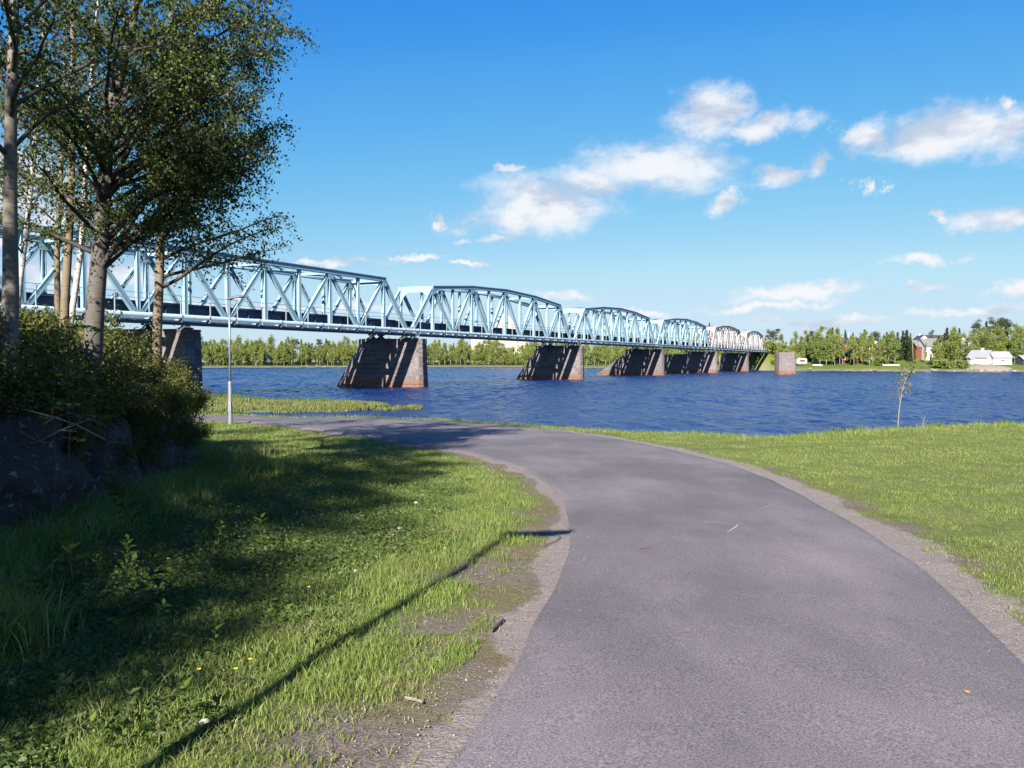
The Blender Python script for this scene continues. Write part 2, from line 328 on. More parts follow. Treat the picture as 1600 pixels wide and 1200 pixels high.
# ------------------------------------------------------------------ object helpers
ROOT = {}
def link(o): C.objects.link(o); return o
def tag(o, label=None, cat=None, group=None, kind=None):
    for k, v in (('label', label), ('category', cat), ('group', group), ('kind', kind)):
        if v: o[k] = v
    return o
def thing(name, loc, label, cat, group=None, rz=0.0):
    o = link(bpy.data.objects.new(name, None)); o.location = loc; o.rotation_euler = (0, 0, rz); o.empty_display_size = .3
    ROOT[o.name] = Vector(loc); return tag(o, label, cat, group)
def put(name, mesh, mat, parent=None):
    if mat is not None and not mesh.materials: mesh.materials.append(MATS[mat])
    o = link(bpy.data.objects.new(name, mesh)); o.parent = parent; return o
class MB:
    def __init__(s): s.v = []; s.f = []
    def add(s, v, f):
        k = len(s.v); s.v += [tuple(x) for x in v]; s.f += [tuple(i + k for i in q) for q in f]; return s
    def box(s, lo, hi):
        x0, y0, z0 = lo; x1, y1, z1 = hi
        return s.add([(x0, y0, z0), (x1, y0, z0), (x1, y1, z0), (x0, y1, z0), (x0, y0, z1), (x1, y0, z1), (x1, y1, z1), (x0, y1, z1)],
                     [(3, 2, 1, 0), (4, 5, 6, 7), (0, 1, 5, 4), (1, 2, 6, 5), (2, 3, 7, 6), (3, 0, 4, 7)])
    def hexa(s, p):
        return s.add(p, [(3, 2, 1, 0), (4, 5, 6, 7), (0, 1, 5, 4), (1, 2, 6, 5), (2, 3, 7, 6), (3, 0, 4, 7)])
    def beam(s, p0, p1, w, h, side, off=(0, 0)):
        # a bar of rectangular section: w along `side`, h across; off moves it in the section
        p0 = Vector(p0); p1 = Vector(p1); d = (p1 - p0).normalized(); a = Vector(side); a = (a - d * a.dot(d)).normalized(); b = d.cross(a)
        o = a * off[0] + b * off[1]; q = []
        for e in (p0, p1):
            for (i, j) in ((-1, -1), (1, -1), (1, 1), (-1, 1)): q.append(e + o + a * (i * w / 2) + b * (j * h / 2))
        return s.hexa(q)
    def tube(s, pts, rad, n=6, cap=True):
        pts = [Vector(p) for p in pts]; rings = []; ref = Vector((.31, .17, .93)); k = len(s.v)
        for i, p in enumerate(pts):
            d = (pts[min(i + 1, len(pts) - 1)] - pts[max(i - 1, 0)])
            if d.length < 1e-9: d = Vector((0, 0, 1))
            d.normalize(); a = d.cross(Vector((1, 0, 0)) if abs(d.x) < .9 else Vector((0, 1, 0))).normalized(); b = d.cross(a)
            r = rad[i] if hasattr(rad, '__len__') else rad
            for j in range(n):
                t = 2 * math.pi * j / n; s.v.append(tuple(p + (a * math.cos(t) + b * math.sin(t)) * r))
        for i in range(len(pts) - 1):
            for j in range(n):
                s.f.append((k + i * n + j, k + i * n + (j + 1) % n, k + (i + 1) * n + (j + 1) % n, k + (i + 1) * n + j))
        if cap:
            s.f.append(tuple(k + j for j in range(n))[::-1]); s.f.append(tuple(k + (len(pts) - 1) * n + j for j in range(n)))
        return s
    def mesh(s, name, org=(0, 0, 0), smooth=False):
        m = bpy.data.meshes.new(name); o = Vector(org)
        m.from_pydata([(x - o.x, y - o.y, z - o.z) for (x, y, z) in s.v], [], s.f)
        if smooth: m.polygons.foreach_set('use_smooth', [True] * len(m.polygons))
        m.update(); return m
    def build(s, name, mat, parent=None, smooth=False, root=None):
        r = root or parent
        while r is not None and r.parent is not None: r = r.parent
        org = ROOT.get(r.name, Vector((0, 0, 0))) if r is not None else Vector((0, 0, 0))
        return put(name, s.mesh(name, org, smooth), mat, parent)
def np_mesh(name, verts, faces, smooth=False):
    verts = np.asarray(verts, np.float32); faces = np.asarray(faces, np.int32); k = faces.shape[1]
    m = bpy.data.meshes.new(name); m.vertices.add(len(verts)); m.vertices.foreach_set('co', verts.ravel())
    m.loops.add(faces.size); m.loops.foreach_set('vertex_index', faces.ravel())
    m.polygons.add(len(faces)); m.polygons.foreach_set('loop_start', np.arange(0, faces.size, k, dtype=np.int32))
    m.polygons.foreach_set('loop_total', np.full(len(faces), k, np.int32))
    if smooth: m.polygons.foreach_set('use_smooth', np.ones(len(faces), bool))
    m.update(calc_edges=True); return m
def copy_tree(o, parent=None):
    c = o.copy(); link(c); c.parent = parent
    for ch in list(o.children): copy_tree(ch, c)
    return c
def unit(v): return v / np.maximum(np.linalg.norm(v, axis=-1, keepdims=True), 1e-9)

# ------------------------------------------------------------------ the lie of the land
def ss(a, b, x): t = np.clip((x - a) / (b - a), 0, 1); return t * t * (3 - 2 * t)
GPY = [-60, 3, 8, 16, 24, 30, 36, 60, 90]; GPZ = [1.78, 1.70, 1.62, 1.41, 1.22, 1.05, .87, .8, .7]
LIPX = [-1500, -60, -40, -20, -11.3, -8.3, -5.3, -2.5, -.45, 2, 3.7, 6.9, 11.5, 17, 30, 80, 300, 1500]
LIPY = [80, 62, 50, 41, 37.3, 36.3, 35.0, 33.0, 30.2, 26.4, 24.4, 22.8, 25.0, 27.6, 31, 36, 45, 60]
EDY = [-60, 5, 8, 12, 15, 17, 20, 25, 30]; EDX = [-5.4, -4.9, -5.0, -5.2, -5.5, -6.7, -8.6, -12, -24]
SHX = [-1500, -600, -167, -93, -43, 20, 60, 92, 128, 165, 400, 1500]; SHY = [420, 430, 450, 490, 520, 490, 390, 312, 280, 268, 240, 200]
# the bridge's own axes: s along it, t to its downstream side
VPX = 1478.0; KD = 69.71
BX, BY = (VPX - 800) / math.hypot(VPX - 800, F), F / math.hypot(VPX - 800, F)
BV = Vector((BX, BY, 0)); PV = Vector((BY, -BX, 0)); O0 = Vector((-KD, 0, 0))
def br(s, t, z): return O0 + BV * s + PV * t + Vector((0, 0, z))
def s_of(px): return F * KD / (VPX - px) / BY
S_END = s_of(1194)
def H0(x, y):
    x = np.asarray(x, float); y = np.asarray(y, float)
    land = np.interp(y, GPY, GPZ)
    edge = np.interp(y, EDY, EDX)
    emb = ss(0, 1.5, edge - x) * (1.0 + .5 * ss(1.5, 6, edge - x)) * (1 - ss(24, 32, y))
    land = land + emb + .05 * np.sin(x * .9 + 1) * np.cos(y * .7) * ss(.5, 3, np.abs(x - 1) - 1.5) - .10 * ss(1.0, 3.5, -x - .8) * ss(2, 6, 18 - y) * (1 - ss(0, 1, edge - x))
    land = land + .10 * ss(6, 14, x) * ss(14, 24, y)
    d = y - np.interp(x, LIPX, LIPY)
    near = land + (-1.6 - land) * ss(-.3, 5.0, d)
    yc = np.interp(x, [-45, -27, -20, -8], [63, 62.5, 61, 57.8]); hw = np.interp(x, [-45, -27, -20, -12, -6.5, -5], [14, 12, 9.0, 5.0, 0.4, -3])
    spit = .10 - 1.7 * ss(-1.5, 2.5, np.abs(y - yc) - hw)
    near = np.where((x < -3) & (y > 40), np.maximum(near, spit), near)
    left = ss(-34, -40, x) * (1 - ss(70, 84, y)) * ss(38, 44, y)
    near = near + left * (1.6 - near)
    fd = y - np.interp(x, SHX, SHY)
    right = ss(55, 110, x)
    far = -1.6 + 2.1 * ss(-7, 2, fd) + np.clip(fd, 0, 70) * (.035 + .045 * right) + np.clip(fd - 70, 0, 120) * (.0 + .05 * right)
    sb = (x - O0.x) * BX + y * BY; tb = (x - O0.x) * BY - y * BX
    rise = np.clip((7.0 - .62 * np.maximum(0, np.abs(tb + 2.6) - 3.5)), 0, 7) * ss(S_END - 10, S_END + 1, sb)
    far = np.where(sb > S_END - 10, np.maximum(far, rise), far)
    return np.where(y < 150, near, far)
def h0(x, y): return float(H0(x, y))
def ground_hit(px, py):
    d = px_dir(px, py); t = 10.0
    for _ in range(60):
        z = h0(d[0] * t, d[1] * t); t2 = (z - EYE) / d[2]; t = t * .4 + t2 * .6
    return d[0] * t, d[1] * t

# path outline: kerbless asphalt, its two edges as they lie on the ground
RE = [ground_hit(*p) for p in [(1600, 1037), (1540, 975), (1440, 886), (1300, 800), (1220, 757), (1100, 716), (1000, 693), (900, 677), (780, 665), (700, 659), (600, 655), (500, 653.5), (400, 652)]]
LE = [ground_hit(*p) for p in [(690, 1200), (770, 1080), (832, 970), (872, 900), (888, 850), (880, 800), (858, 760), (828, 741), (770, 719), (700, 703), (600, 686), (480, 669), (420, 663)]]
RE = [(-1.6, -30), (.6, -4), (1.55, 0), (2.15, 2.2)] + RE + [(-16, 37.4), (-24, 38.0), (-44, 36)]
LE = [(-4.6, -30), (-2.1, -4), (-1.15, 0), (-.55, 2.2)] + LE + [(-13.5, 33.2), (-18, 34.2), (-26, 34.4), (-44, 32)]
def catmull(P, n=8):
    P = [np.array(p, float) for p in P]; P = [2 * P[0] - P[1]] + P + [2 * P[-1] - P[-2]]; out = []
    for i in range(1, len(P) - 2):
        a, b, c, d = P[i - 1:i + 3]
        ta = 0; tb = ta + np.linalg.norm(b - a) ** .5; tcc = tb + np.linalg.norm(c - b) ** .5; td = tcc + np.linalg.norm(d - c) ** .5
        for k in range(n):
            t = tb + (tcc - tb) * k / n
            A1 = (tb - t) / (tb - ta) * a + (t - ta) / (tb - ta) * b; A2 = (tcc - t) / (tcc - tb) * b + (t - tb) / (tcc - tb) * c; A3 = (td - t) / (td - tcc) * c + (t - tcc) / (td - tcc) * d
            B1 = (tcc - t) / (tcc - ta) * A1 + (t - ta) / (tcc - ta) * A2; B2 = (td - t) / (td - tb) * A2 + (t - tb) / (td - tb) * A3
            out.append((tcc - t) / (tcc - tb) * B1 + (t - tb) / (tcc - tb) * B2)
    out.append(P[-2]); return np.array(out)
def resample(P, n):
    s = np.r_[0, np.cumsum(np.linalg.norm(np.diff(P, axis=0), axis=1))]; q = np.linspace(0, s[-1], n)
    return np.c_[np.interp(q, s, P[:, 0]), np.interp(q, s, P[:, 1])]
REs = catmull(RE); LEs = catmull(LE)
REr = resample(REs, 420); LEr = resample(LEs, 420)
POLY = np.r_[resample(REs, 160), resample(LEs, 160)[::-1]]
def seg_dist(x, y, P, closed=False):
    Q = np.r_[P, P[:1]] if closed else P
    best = np.full(x.shape, 1e9)
    for a, b in zip(Q[:-1], Q[1:]):
        d = b - a; L = d @ d
        if L < 1e-9: continue
        t = np.clip(((x - a[0]) * d[0] + (y - a[1]) * d[1]) / L, 0, 1)
        best = np.minimum(best, (x - a[0] - t * d[0]) ** 2 + (y - a[1] - t * d[1]) ** 2)
    return np.sqrt(best)
def inside(x, y, P):
    r = np.zeros(x.shape, bool); Q = np.r_[P, P[:1]]
    for a, b in zip(Q[:-1], Q[1:]):
        if a[1] == b[1]: continue
        c = ((a[1] > y) != (b[1] > y)) & (x < (b[0] - a[0]) * (y - a[1]) / (b[1] - a[1]) + a[0]); r ^= c
    return r
def path_sd(x, y):                                   # distance to the asphalt: negative on it
    d = seg_dist(x, y, POLY, True); return np.where(inside(x, y, POLY), -d, d)
def vnoise(x, y, s, seed=0):                         # cheap value noise
    x = np.asarray(x) / s + seed * 17.3; y = np.asarray(y) / s - seed * 9.1
    i = np.floor(x).astype(np.int64); j = np.floor(y).astype(np.int64); u = x - i; v = y - j; u = u * u * (3 - 2 * u); v = v * v * (3 - 2 * v)
    def h(a, b): n = (a * 374761393 + b * 668265263 + seed * 1442695) & 0x7fffffff; n = ((n ^ (n >> 13)) * 1274126177) & 0x7fffffff; return ((n ^ (n >> 16)) & 0xffff) / 65535.0
    return (h(i, j) * (1 - u) + h(i + 1, j) * u) * (1 - v) + (h(i, j + 1) * (1 - u) + h(i + 1, j + 1) * u) * v
def sparse_at(x, y, sd):                             # 1 = bare, 0 = full turf
    left = x < 1.2 + .0 * y
    n = vnoise(x, y, .9, 1) * .6 + vnoise(x, y, .33, 2) * .4
    w = np.where(left & (y < 7.5), .60 + 1.5 * n, .30 + .9 * n)
    w = np.where(~left, .45 + .9 * n, w)
    patch = ss(.28, .55, vnoise(x, y, .42, 14) * .6 + vnoise(x, y, .17, 15) * .4)
    return (1 - ss(.25, 1.0, sd / w)) * np.where(sd > .22, .25 + .75 * patch, 1.0)

gx = np.r_[np.arange(-1500, -250, 60), np.arange(-250, -20, 5), np.arange(-20, -9, .6), np.arange(-9, 14, .16), np.arange(14, 30, .6), np.arange(30, 260, 4), np.arange(260, 1501, 62)]
gy = np.r_[np.arange(-60, -6, 3), np.arange(-6, 1.5, .5), np.arange(1.5, 14, .14), np.arange(14, 32, .25), np.arange(32, 45, .5), np.arange(45, 90, 1.5), np.arange(90, 230, 10), np.arange(230, 560, 4), np.arange(560, 1501, 47)]
GX, GY = np.meshgrid(gx, gy); gz = H0(GX, GY)
nearm = (GX > -50) & (GX < 30) & (GY > -32) & (GY < 45)
sd = np.full(GX.shape, 99.0); sd[nearm] = path_sd(GX[nearm], GY[nearm])
gz = np.where(sd < -.18, gz - .05, gz) + np.where((sd > .1) & (GY < 60), (vnoise(GX, GY, .35, 3) - .5) * .035, 0)
ny, nx = GX.shape; idx = np.arange(ny * nx).reshape(ny, nx)
quads = np.stack([idx[:-1, :-1], idx[:-1, 1:], idx[1:, 1:], idx[1:, :-1]], -1).reshape(-1, 4)
gm = np_mesh('ground', np.stack([GX, GY, gz], -1).reshape(-1, 3), quads, True)
grav = 1 - ss(np.where(GX > 1.2, .18, .02), np.where(GX > 1.2, .55, .24), sd + (vnoise(GX, GY, .8, 4) - .5) * .3); spa = sparse_at(GX, GY, sd)
farz = ss(45, 120, GY); sand = 1 - (1 - ss(.25, .75, gz)) * ss(45, 60, GY) * (1 - ss(-2, 3, gz * 0)) if False else 1 - ss(.9, .35, gz) * ss(60, 120, GY)
zone = np.stack([grav, spa, farz, np.clip(sand, 0, 1)], -1).reshape(-1, 4).astype(np.float32)
at = gm.attributes.new('zone', 'FLOAT_COLOR', 'POINT'); at.data.foreach_set('color', zone.ravel())
tag(put('ground', gm, 'ground_soil_and_turf'), kind='structure')

# the river: real wavelets near the bank, one flat sheet beyond
hx = [0.0]
while hx[-1] < 260: hx.append(hx[-1] + .28 + .016 * max(0, hx[-1] - 30))
wx = np.r_[-np.array(hx[:0:-1]), hx]; wy = [20.0]
while wy[-1] < 540: wy.append(wy[-1] + .2 + .009 * (wy[-1] - 20))
wy = np.array(wy); WX, WY = np.meshgrid(wx, wy); wz = np.zeros(WX.shape); wr = np.random.default_rng(21)
for k in range(46):
    lam = .62 * 3.2 ** wr.random(); th = wr.normal(-.4, .7); kx, ky = math.sin(th) * 2 * math.pi / lam, math.cos(th) * 2 * math.pi / lam
    wz += .0042 * lam * np.sin(kx * WX + ky * WY + wr.uniform(0, 6.28) + .5 * np.sin(.21 * WX + k) + .5 * np.sin(.17 * WY - k))
gust = .45 + .75 * vnoise(WX, WY * .5, 9.0, 31) * (.6 + .8 * vnoise(WX, WY, 3.0, 32))
fade = ss(wx[0], wx[0] + 25, WX) * (1 - ss(wx[-1] - 25, wx[-1], WX)) * (1 - ss(480, wy[-1] - 1, WY)) * ss(20, 23, WY)
wz = wz * gust * fade * np.clip((.2 + .009 * (WY - 20)) / .6, 1, 3.2); ny, nx = WX.shape; idx = np.arange(ny * nx).reshape(ny, nx)
wq = np.stack([idx[:-1, :-1], idx[:-1, 1:], idx[1:, 1:], idx[1:, :-1]], -1).reshape(-1, 4); k = ny * nx; x0, x1, y0, y1 = wx[0], wx[-1], wy[0], wy[-1]
wv_ = np.r_[np.stack([WX, WY, wz], -1).reshape(-1, 3), [(-3000, y0, 0), (x0, y0, 0), (x1, y0, 0), (3000, y0, 0), (-3000, y1, 0), (x0, y1, 0), (x1, y1, 0), (3000, y1, 0), (-3000, 900, 0), (3000, 900, 0), (x0, 900, 0), (x1, 900, 0)]]
wq = np.r_[wq, [[k, k + 1, k + 5, k + 4], [k + 2, k + 3, k + 7, k + 6], [k + 4, k + 5, k + 10, k + 8], [k + 5, k + 6, k + 11, k + 10], [k + 6, k + 7, k + 9, k + 11]]]
tag(put('river_water', np_mesh('river_water', wv_, wq, True), 'river_water'), kind='structure')

# asphalt sheet with a ragged, slightly rounded edge
M = 14; T = np.r_[0, .012, np.linspace(.04, .96, M - 4), .988, 1]
jit = lambda i, k: (vnoise(np.array(i * .31), np.array(0.0), 1.0, k) - .5) * .07
vv = []
for i in range(len(REr)):
    a, b = LEr[i], REr[i]; d = (b - a) / max(np.linalg.norm(b - a), 1e-6)
    a = a + d * float(jit(i, 5)); b = b + d * float(jit(i, 6))
    P = a + (b - a) * T[:, None]; z = H0(P[:, 0], P[:, 1]) + .018 + .02 * np.sin(T * math.pi); z[0] -= .05; z[-1] -= .05
    vv.append(np.c_[P, z])
vv = np.concatenate(vv); idx = np.arange(len(REr) * M).reshape(-1, M)
pm = np_mesh('path', vv, np.stack([idx[:-1, :-1], idx[:-1, 1:], idx[1:, 1:], idx[1:, :-1]], -1).reshape(-1, 4), True)
path = tag(put('path', pm, 'path_asphalt'), kind='structure')
def asphalt_z(x, y):
    a = float(seg_dist(np.array([x]), np.array([y]), LEr[::3])[0]); b = float(seg_dist(np.array([x]), np.array([y]), REr[::3])[0]); t = a / max(a + b, 1e-6)
    return h0(x, y) + .018 + .02 * math.sin(math.pi * t)
def decal(name, mat, pts, w, lift=.004):
    P = catmull([ground_hit(*p) for p in pts], 6); mb = MB(); n = len(P)
    for i, p in enumerate(P):
        d = P[min(i + 1, n - 1)] - P[max(i - 1, 0)]; d = d / np.linalg.norm(d); q = np.array([-d[1], d[0]]); ww = w * (.55 + .9 * random.random()) / 2
        for s_ in (-1, 1): x, y = p + q * s_ * ww; mb.v.append((x, y, asphalt_z(x, y) + lift))
    for i in range(n - 1): mb.f.append((2 * i, 2 * i + 2, 2 * i + 3, 2 * i + 1))
    return put(name, mb.mesh(name), mat, path)
decal('chalk_stroke', 'chalk', [(1095, 822), (1120, 822.5), (1145, 825)], .022)
decal('chalk_stroke', 'chalk', [(1153, 826), (1146, 832), (1136, 838)], .018)

# ------------------------------------------------------------------ bridge
Z_B, W_T = 7.15, 5.2
def truss_span(px0, px1, nh, tops, steel, label, detail):
    s0, s1 = (s_of(px0), s_of(px1)); hp = (s1 - s0) / nh
    root = thing('truss_span', br((s0 + s1) / 2, -W_T / 2, 6.6), label, 'bridge span', 'truss spans of the railway bridge')
    sn = lambda i: s0 + hp * i
    ztop = lambda i: float(np.interp(i, [k for k, _ in tops], [z for _, z in tops]))
    k0, k1 = tops[0][0], tops[-1][0]
    side = PV
    for tt, near in ((0.0, True), (-W_T, False)):
        def member(name, p0, p1, w, par=root):
            mb = MB()
            if detail and near:
                mb.beam(p0, p1, .34, w * .16, side, (0, w * .42)); mb.beam(p0, p1, .34, w * .16, side, (0, -w * .42)); mb.beam(p0, p1, .30, w * .72, side, (.0, 0))
            elif detail:
                mb.beam(p0, p1, .30, w * .26, side, (0, w * .37)); mb.beam(p0, p1, .30, w * .26, side, (0, -w * .37))
                a = Vector(p0); b = Vector(p1); n = max(3, int((b - a).length / 1.0))
                for k in range(n):
                    u = (k + .5) / n; c = a.lerp(b, u); d = (b - a).normalized() * .16; mb.beam(c - d, c + d, .24, w * .5, side)
            else: mb.beam(p0, p1, .32, w, side)
            return mb.build(name, steel, par)
        # chords
        bot = MB(); bot.beam(br(s0, tt, Z_B), br(s1, tt, Z_B), .42, .44, (0, 0, 1)); bc = bot.build('bottom_chord', steel, root)
        ks = [k for k, _ in tops]
        for a, b in zip(ks[:-1], ks[1:]):
            mb = MB(); pa, pb = br(sn(a), tt, ztop(a)), br(sn(b), tt, ztop(b)); e = (pb - pa).normalized() * .05
            if a == k0: pa = pa - e * 5
            if b == k1: pb = pb + e * 5
            mb.beam(pa - e * .2, pb + e * .2, .46, .40, (PV)); up = Vector((0, 0, .23))
            mb.beam(pa + up - e * .3, pb + up + e * .3, .66, .07, PV); mb.beam(pa - up, pb - up, .58, .05, PV)
            mb.build('top_chord', steel, root)
        # web
        for i in range(nh):
            a, b = (i, i + 1)
            za = Z_B if a % 2 == 0 else ztop(a); zb = Z_B if b % 2 == 0 else ztop(b)
            end = i in (0, nh - 1)
            member('end_post' if end else 'diagonal', br(sn(a), tt, za), br(sn(b), tt, zb), .56 if end else .42)
        for i in range(1, nh):
            zt = ztop(i); member('vertical', br(sn(i), tt, Z_B), br(sn(i), tt, zt - .1), .40 if i % 2 else .34)
        if detail:
            for i in range(0, nh + 1, 2):                          # gusset plates at the panel points
                o = .2 * (1 if near else -1); mb = MB(); w = .75 if 0 < i < nh else .5
                c = [br(sn(i) - w, tt + .2, Z_B - .18), br(sn(i) + w, tt + .2, Z_B - .18), br(sn(i) + w * .75, tt + .2, Z_B + .62), br(sn(i) - w * .75, tt + .2, Z_B + .62)]
                mb.hexa([p for p in c] + [p + PV * .03 for p in c]); mb.build('gusset_plate', steel, bc)
            for i in range(1, nh, 2):
                mb = MB(); zt = ztop(i); w = .62
                c = [br(sn(i) - w * .6, tt + .24, zt - .85), br(sn(i) + w * .6, tt + .24, zt - .85), br(sn(i) + w, tt + .24, zt - .2), br(sn(i) - w, tt + .24, zt - .2)]
                mb.hexa([p for p in c] + [p + PV * .03 for p in c]); mb.build('gusset_plate', steel, root)
    # cross members overhead
    for i in range(k0, k1 + 1):
        if i % 2 == 0: continue
        z = ztop(i) - .1; mb = MB(); mb.beam(br(sn(i), -.15, z), br(sn(i), -W_T + .15, z), .2, .3, BV); mb.build('top_strut', steel, root)
        if i + 2 <= k1:
            z2 = ztop(i + 2) - .1
            for (ta, tb) in ((-.15, -W_T + .15), (-W_T + .15, -.15)):
                mb = MB(); dz = -.08 if ta < -1 else .08
                mb.beam(br(sn(i), ta, z + dz), br(sn(i + 2), tb, z2 + dz), .14, .12, PV); mb.build('sway_brace', steel, root)
    for i in (k0, k1):                                            # arched portals
        z = ztop(i); s = sn(i) + (-.32 if i == k0 else .32); mb = MB(); n = 10; P = []
        for k in range(n + 1):
            u = k / n; t = -W_T * u; q = abs(2 * u - 1)
            lo = z - .55 - 1.9 * max(0, (q - .35) / .65) ** 2.2; hi = z + .32 - .15 * q
            P.append((t, lo, hi))
        for (a, b) in zip(P[:-1], P[1:]):
            mb.hexa([br(s - .04, a[0], a[1]), br(s + .04, a[0], a[1]), br(s + .04, b[0], b[1]), br(s - .04, b[0], b[1]),
                     br(s - .04, a[0], a[2]), br(s + .04, a[0], a[2]), br(s + .04, b[0], b[2]), br(s - .04, b[0], b[2])])
        mb.build('portal_arch', steel, root)
        if detail:
            for k in range(1, 5):
                pass
    # floor: cross girders, two dark plate girders carrying the track, deck, rails
    for i in range(nh + 1):
        s = min(max(sn(i), s0 + .3), s1 - .3); mb = MB(); mb.beam(br(s, -.25, Z_B + .15), br(s, -W_T + .25, Z_B + .15), .3, .7, BV); mb.build('cross_girder', 'dark_steel', root)
    for t in (-1.2, -W_T + 1.2):
        mb = MB(); mb.beam(br(s0 + .1, t, 7.95), br(s1 - .1, t, 7.95), .06, .95, PV)
        for z in (8.42, 7.48): mb.beam(br(s0 + .1, t, z), br(s1 - .1, t, z), .36, .06, PV)
        n = int((s1 - s0) / 2.5)
        for k in range(n): s = s0 + (k + .5) * (s1 - s0) / n; mb.beam(br(s, t + .1, 7.52), br(s, t + .1, 8.38), .12, .05, PV)
        mb.build('plate_girder', 'dark_steel', root)
    mb = MB(); mb.box((0, 0, 0), (1, 1, 1)); mb.v = [tuple(br(s0 + .1 + a * (s1 - s0 - .2), -W_T + .9 + b * (W_T - 1.8), 8.47 + c * .08)) for a, b, c in mb.v]; mb.build('deck', 'dark_steel', root)
    for t in (-W_T / 2 - .75, -W_T / 2 + .75):
        mb = MB(); mb.beam(br(s0, t, 8.64), br(s1, t, 8.64), .08, .16, PV); mb.build('rail', 'dark_steel', root)
    # walkway outside the near truss with its fascia and railing
    mb = MB(); mb.beam(br(s0 + .05, .95, 6.82), br(s1 - .05, .95, 6.82), .9, .10, PV); mb.beam(br(s0 + .05, 1.3, 6.74), br(s1 - .05, 1.3, 6.74), .08, .42, PV); mb.build('walkway', 'dark_steel', root)
    n = max(6, int((s1 - s0) / 3.2))
    for k in range(n + 1):
        s = s0 + .3 + k * (s1 - s0 - .6) / n; mb = MB(); mb.beam(br(s, 1.32, 6.9), br(s, 1.32, 9.15), .08, .09, PV); mb.build('railing_post', 'rail_steel', root)
    for z in (9.15, 8.7):
        mb = MB(); mb.beam(br(s0, 1.32, z), br(s1, 1.32, z), .05, .05, PV); mb.build('handrail', 'blue_steel' if steel == 'blue_steel' else 'grey_steel', root)
    for s in (s0 + .55, s1 - .55):
        for t in (0, -W_T): bearing(root, s, t)
    return root, s0, s1
def bearing(root, s, t):
    mb = MB(); c = lambda a, b, z: br(s + a, t + b, z)
    for (w0, w1, z0, z1) in ((.55, .55, 6.28, 6.40), (.42, .18, 6.40, 6.72), (.4, .4, 6.72, 6.92)):
        mb.hexa([c(-w0, -w0 * .8, z0), c(w0, -w0 * .8, z0), c(w0, w0 * .8, z0), c(-w0, w0 * .8, z0), c(-w1, -w1 * .8, z1), c(w1, -w1 * .8, z1), c(w1, w1 * .8, z1), c(-w1, w1 * .8, z1)])
    mb.build('bearing', 'bearing_steel', root)
arch10 = [(1, 13.3), (3, 14.15), (5, 14.45), (7, 14.15), (9, 13.3)]
h1 = .0000494; x_of = lambda u: VPX - 1 / u
sp1, a1, b1 = truss_span(x_of(.001188 - 12 * h1), x_of(.001188), 12, [(1, 13.45), (3, 13.45), (5, 13.45), (7, 13.45), (9, 13.45), (11, 13.45)], 'blue_steel',
                 'light blue flat-topped truss span beside the birches, over the tree-side abutment', True)
bearing(sp1, s_of(x_of(.0008422)), 0); bearing(sp1, s_of(x_of(.0008422)), -W_T)
SP = [(642, 892, 'light blue bowed truss span just beyond the flat-topped span', True),
      (897, 1023, 'light blue bowed truss span over midstream, third along the bridge', True),
      (1026, 1108, 'light blue bowed truss span next to the grey spans', False),
      (1111.5, 1159, 'whitish grey bowed truss span touching the last blue span', False),
      (1162, 1194, 'short whitish grey truss span ending at the far bank', False)]
ends = [(a1, b1)]
for i, (p0, p1, lab, det) in enumerate(SP):
    st = 'blue_steel' if i < 3 else 'grey_steel'
    _, a, b = truss_span(p0, p1, 10 if i < 4 else 8, arch10 if i < 4 else [(1, 13.0), (3, 14.1), (5, 14.1), (7, 13.0)], st, lab, det); ends.append((a, b))
# the pipe carried along the near side
s0, s1 = ends[0][0], ends[-1][1]
pr = thing('utility_pipe', br(s0, 1.75, 7.3), 'long pale blue pipe carried along the near side of the bridge', 'pipe')
mb = MB(); mb.tube([br(s0, 1.75, 7.3), br((s0 + s1) / 2, 1.75, 7.3), br(s1, 1.75, 7.3)], .175, 14); mb.build('pipe_run', 'pipe_steel', pr, True)
cm = MB(); cm.tube([br(-.07, 0, 0) - O0, br(.07, 0, 0) - O0], .215, 12); bm_ = MB()
bm_.beam((0, 0, -.3), -PV * .8 + Vector((0, 0, -.3)), .1, .12, BV); bm_.beam((0, 0, -.52), (0, 0, -.2), .1, .1, BV)
m1 = cm.mesh('pipe_collar'); m2 = bm_.mesh('pipe_bracket')
n = 64
for k in range(n):
    s = s0 + (k + .5) * (s1 - s0) / n if k > 40 else s0 + 1.5 + k * 3.1
    loc = br(s, 1.75, 7.3) - br(s0, 1.75, 7.3)
    o = put('pipe_collar', m1, 'pipe_steel', pr); o.location = loc
    o = put('pipe_bracket', m2, 'rail_steel', pr); o.location = loc

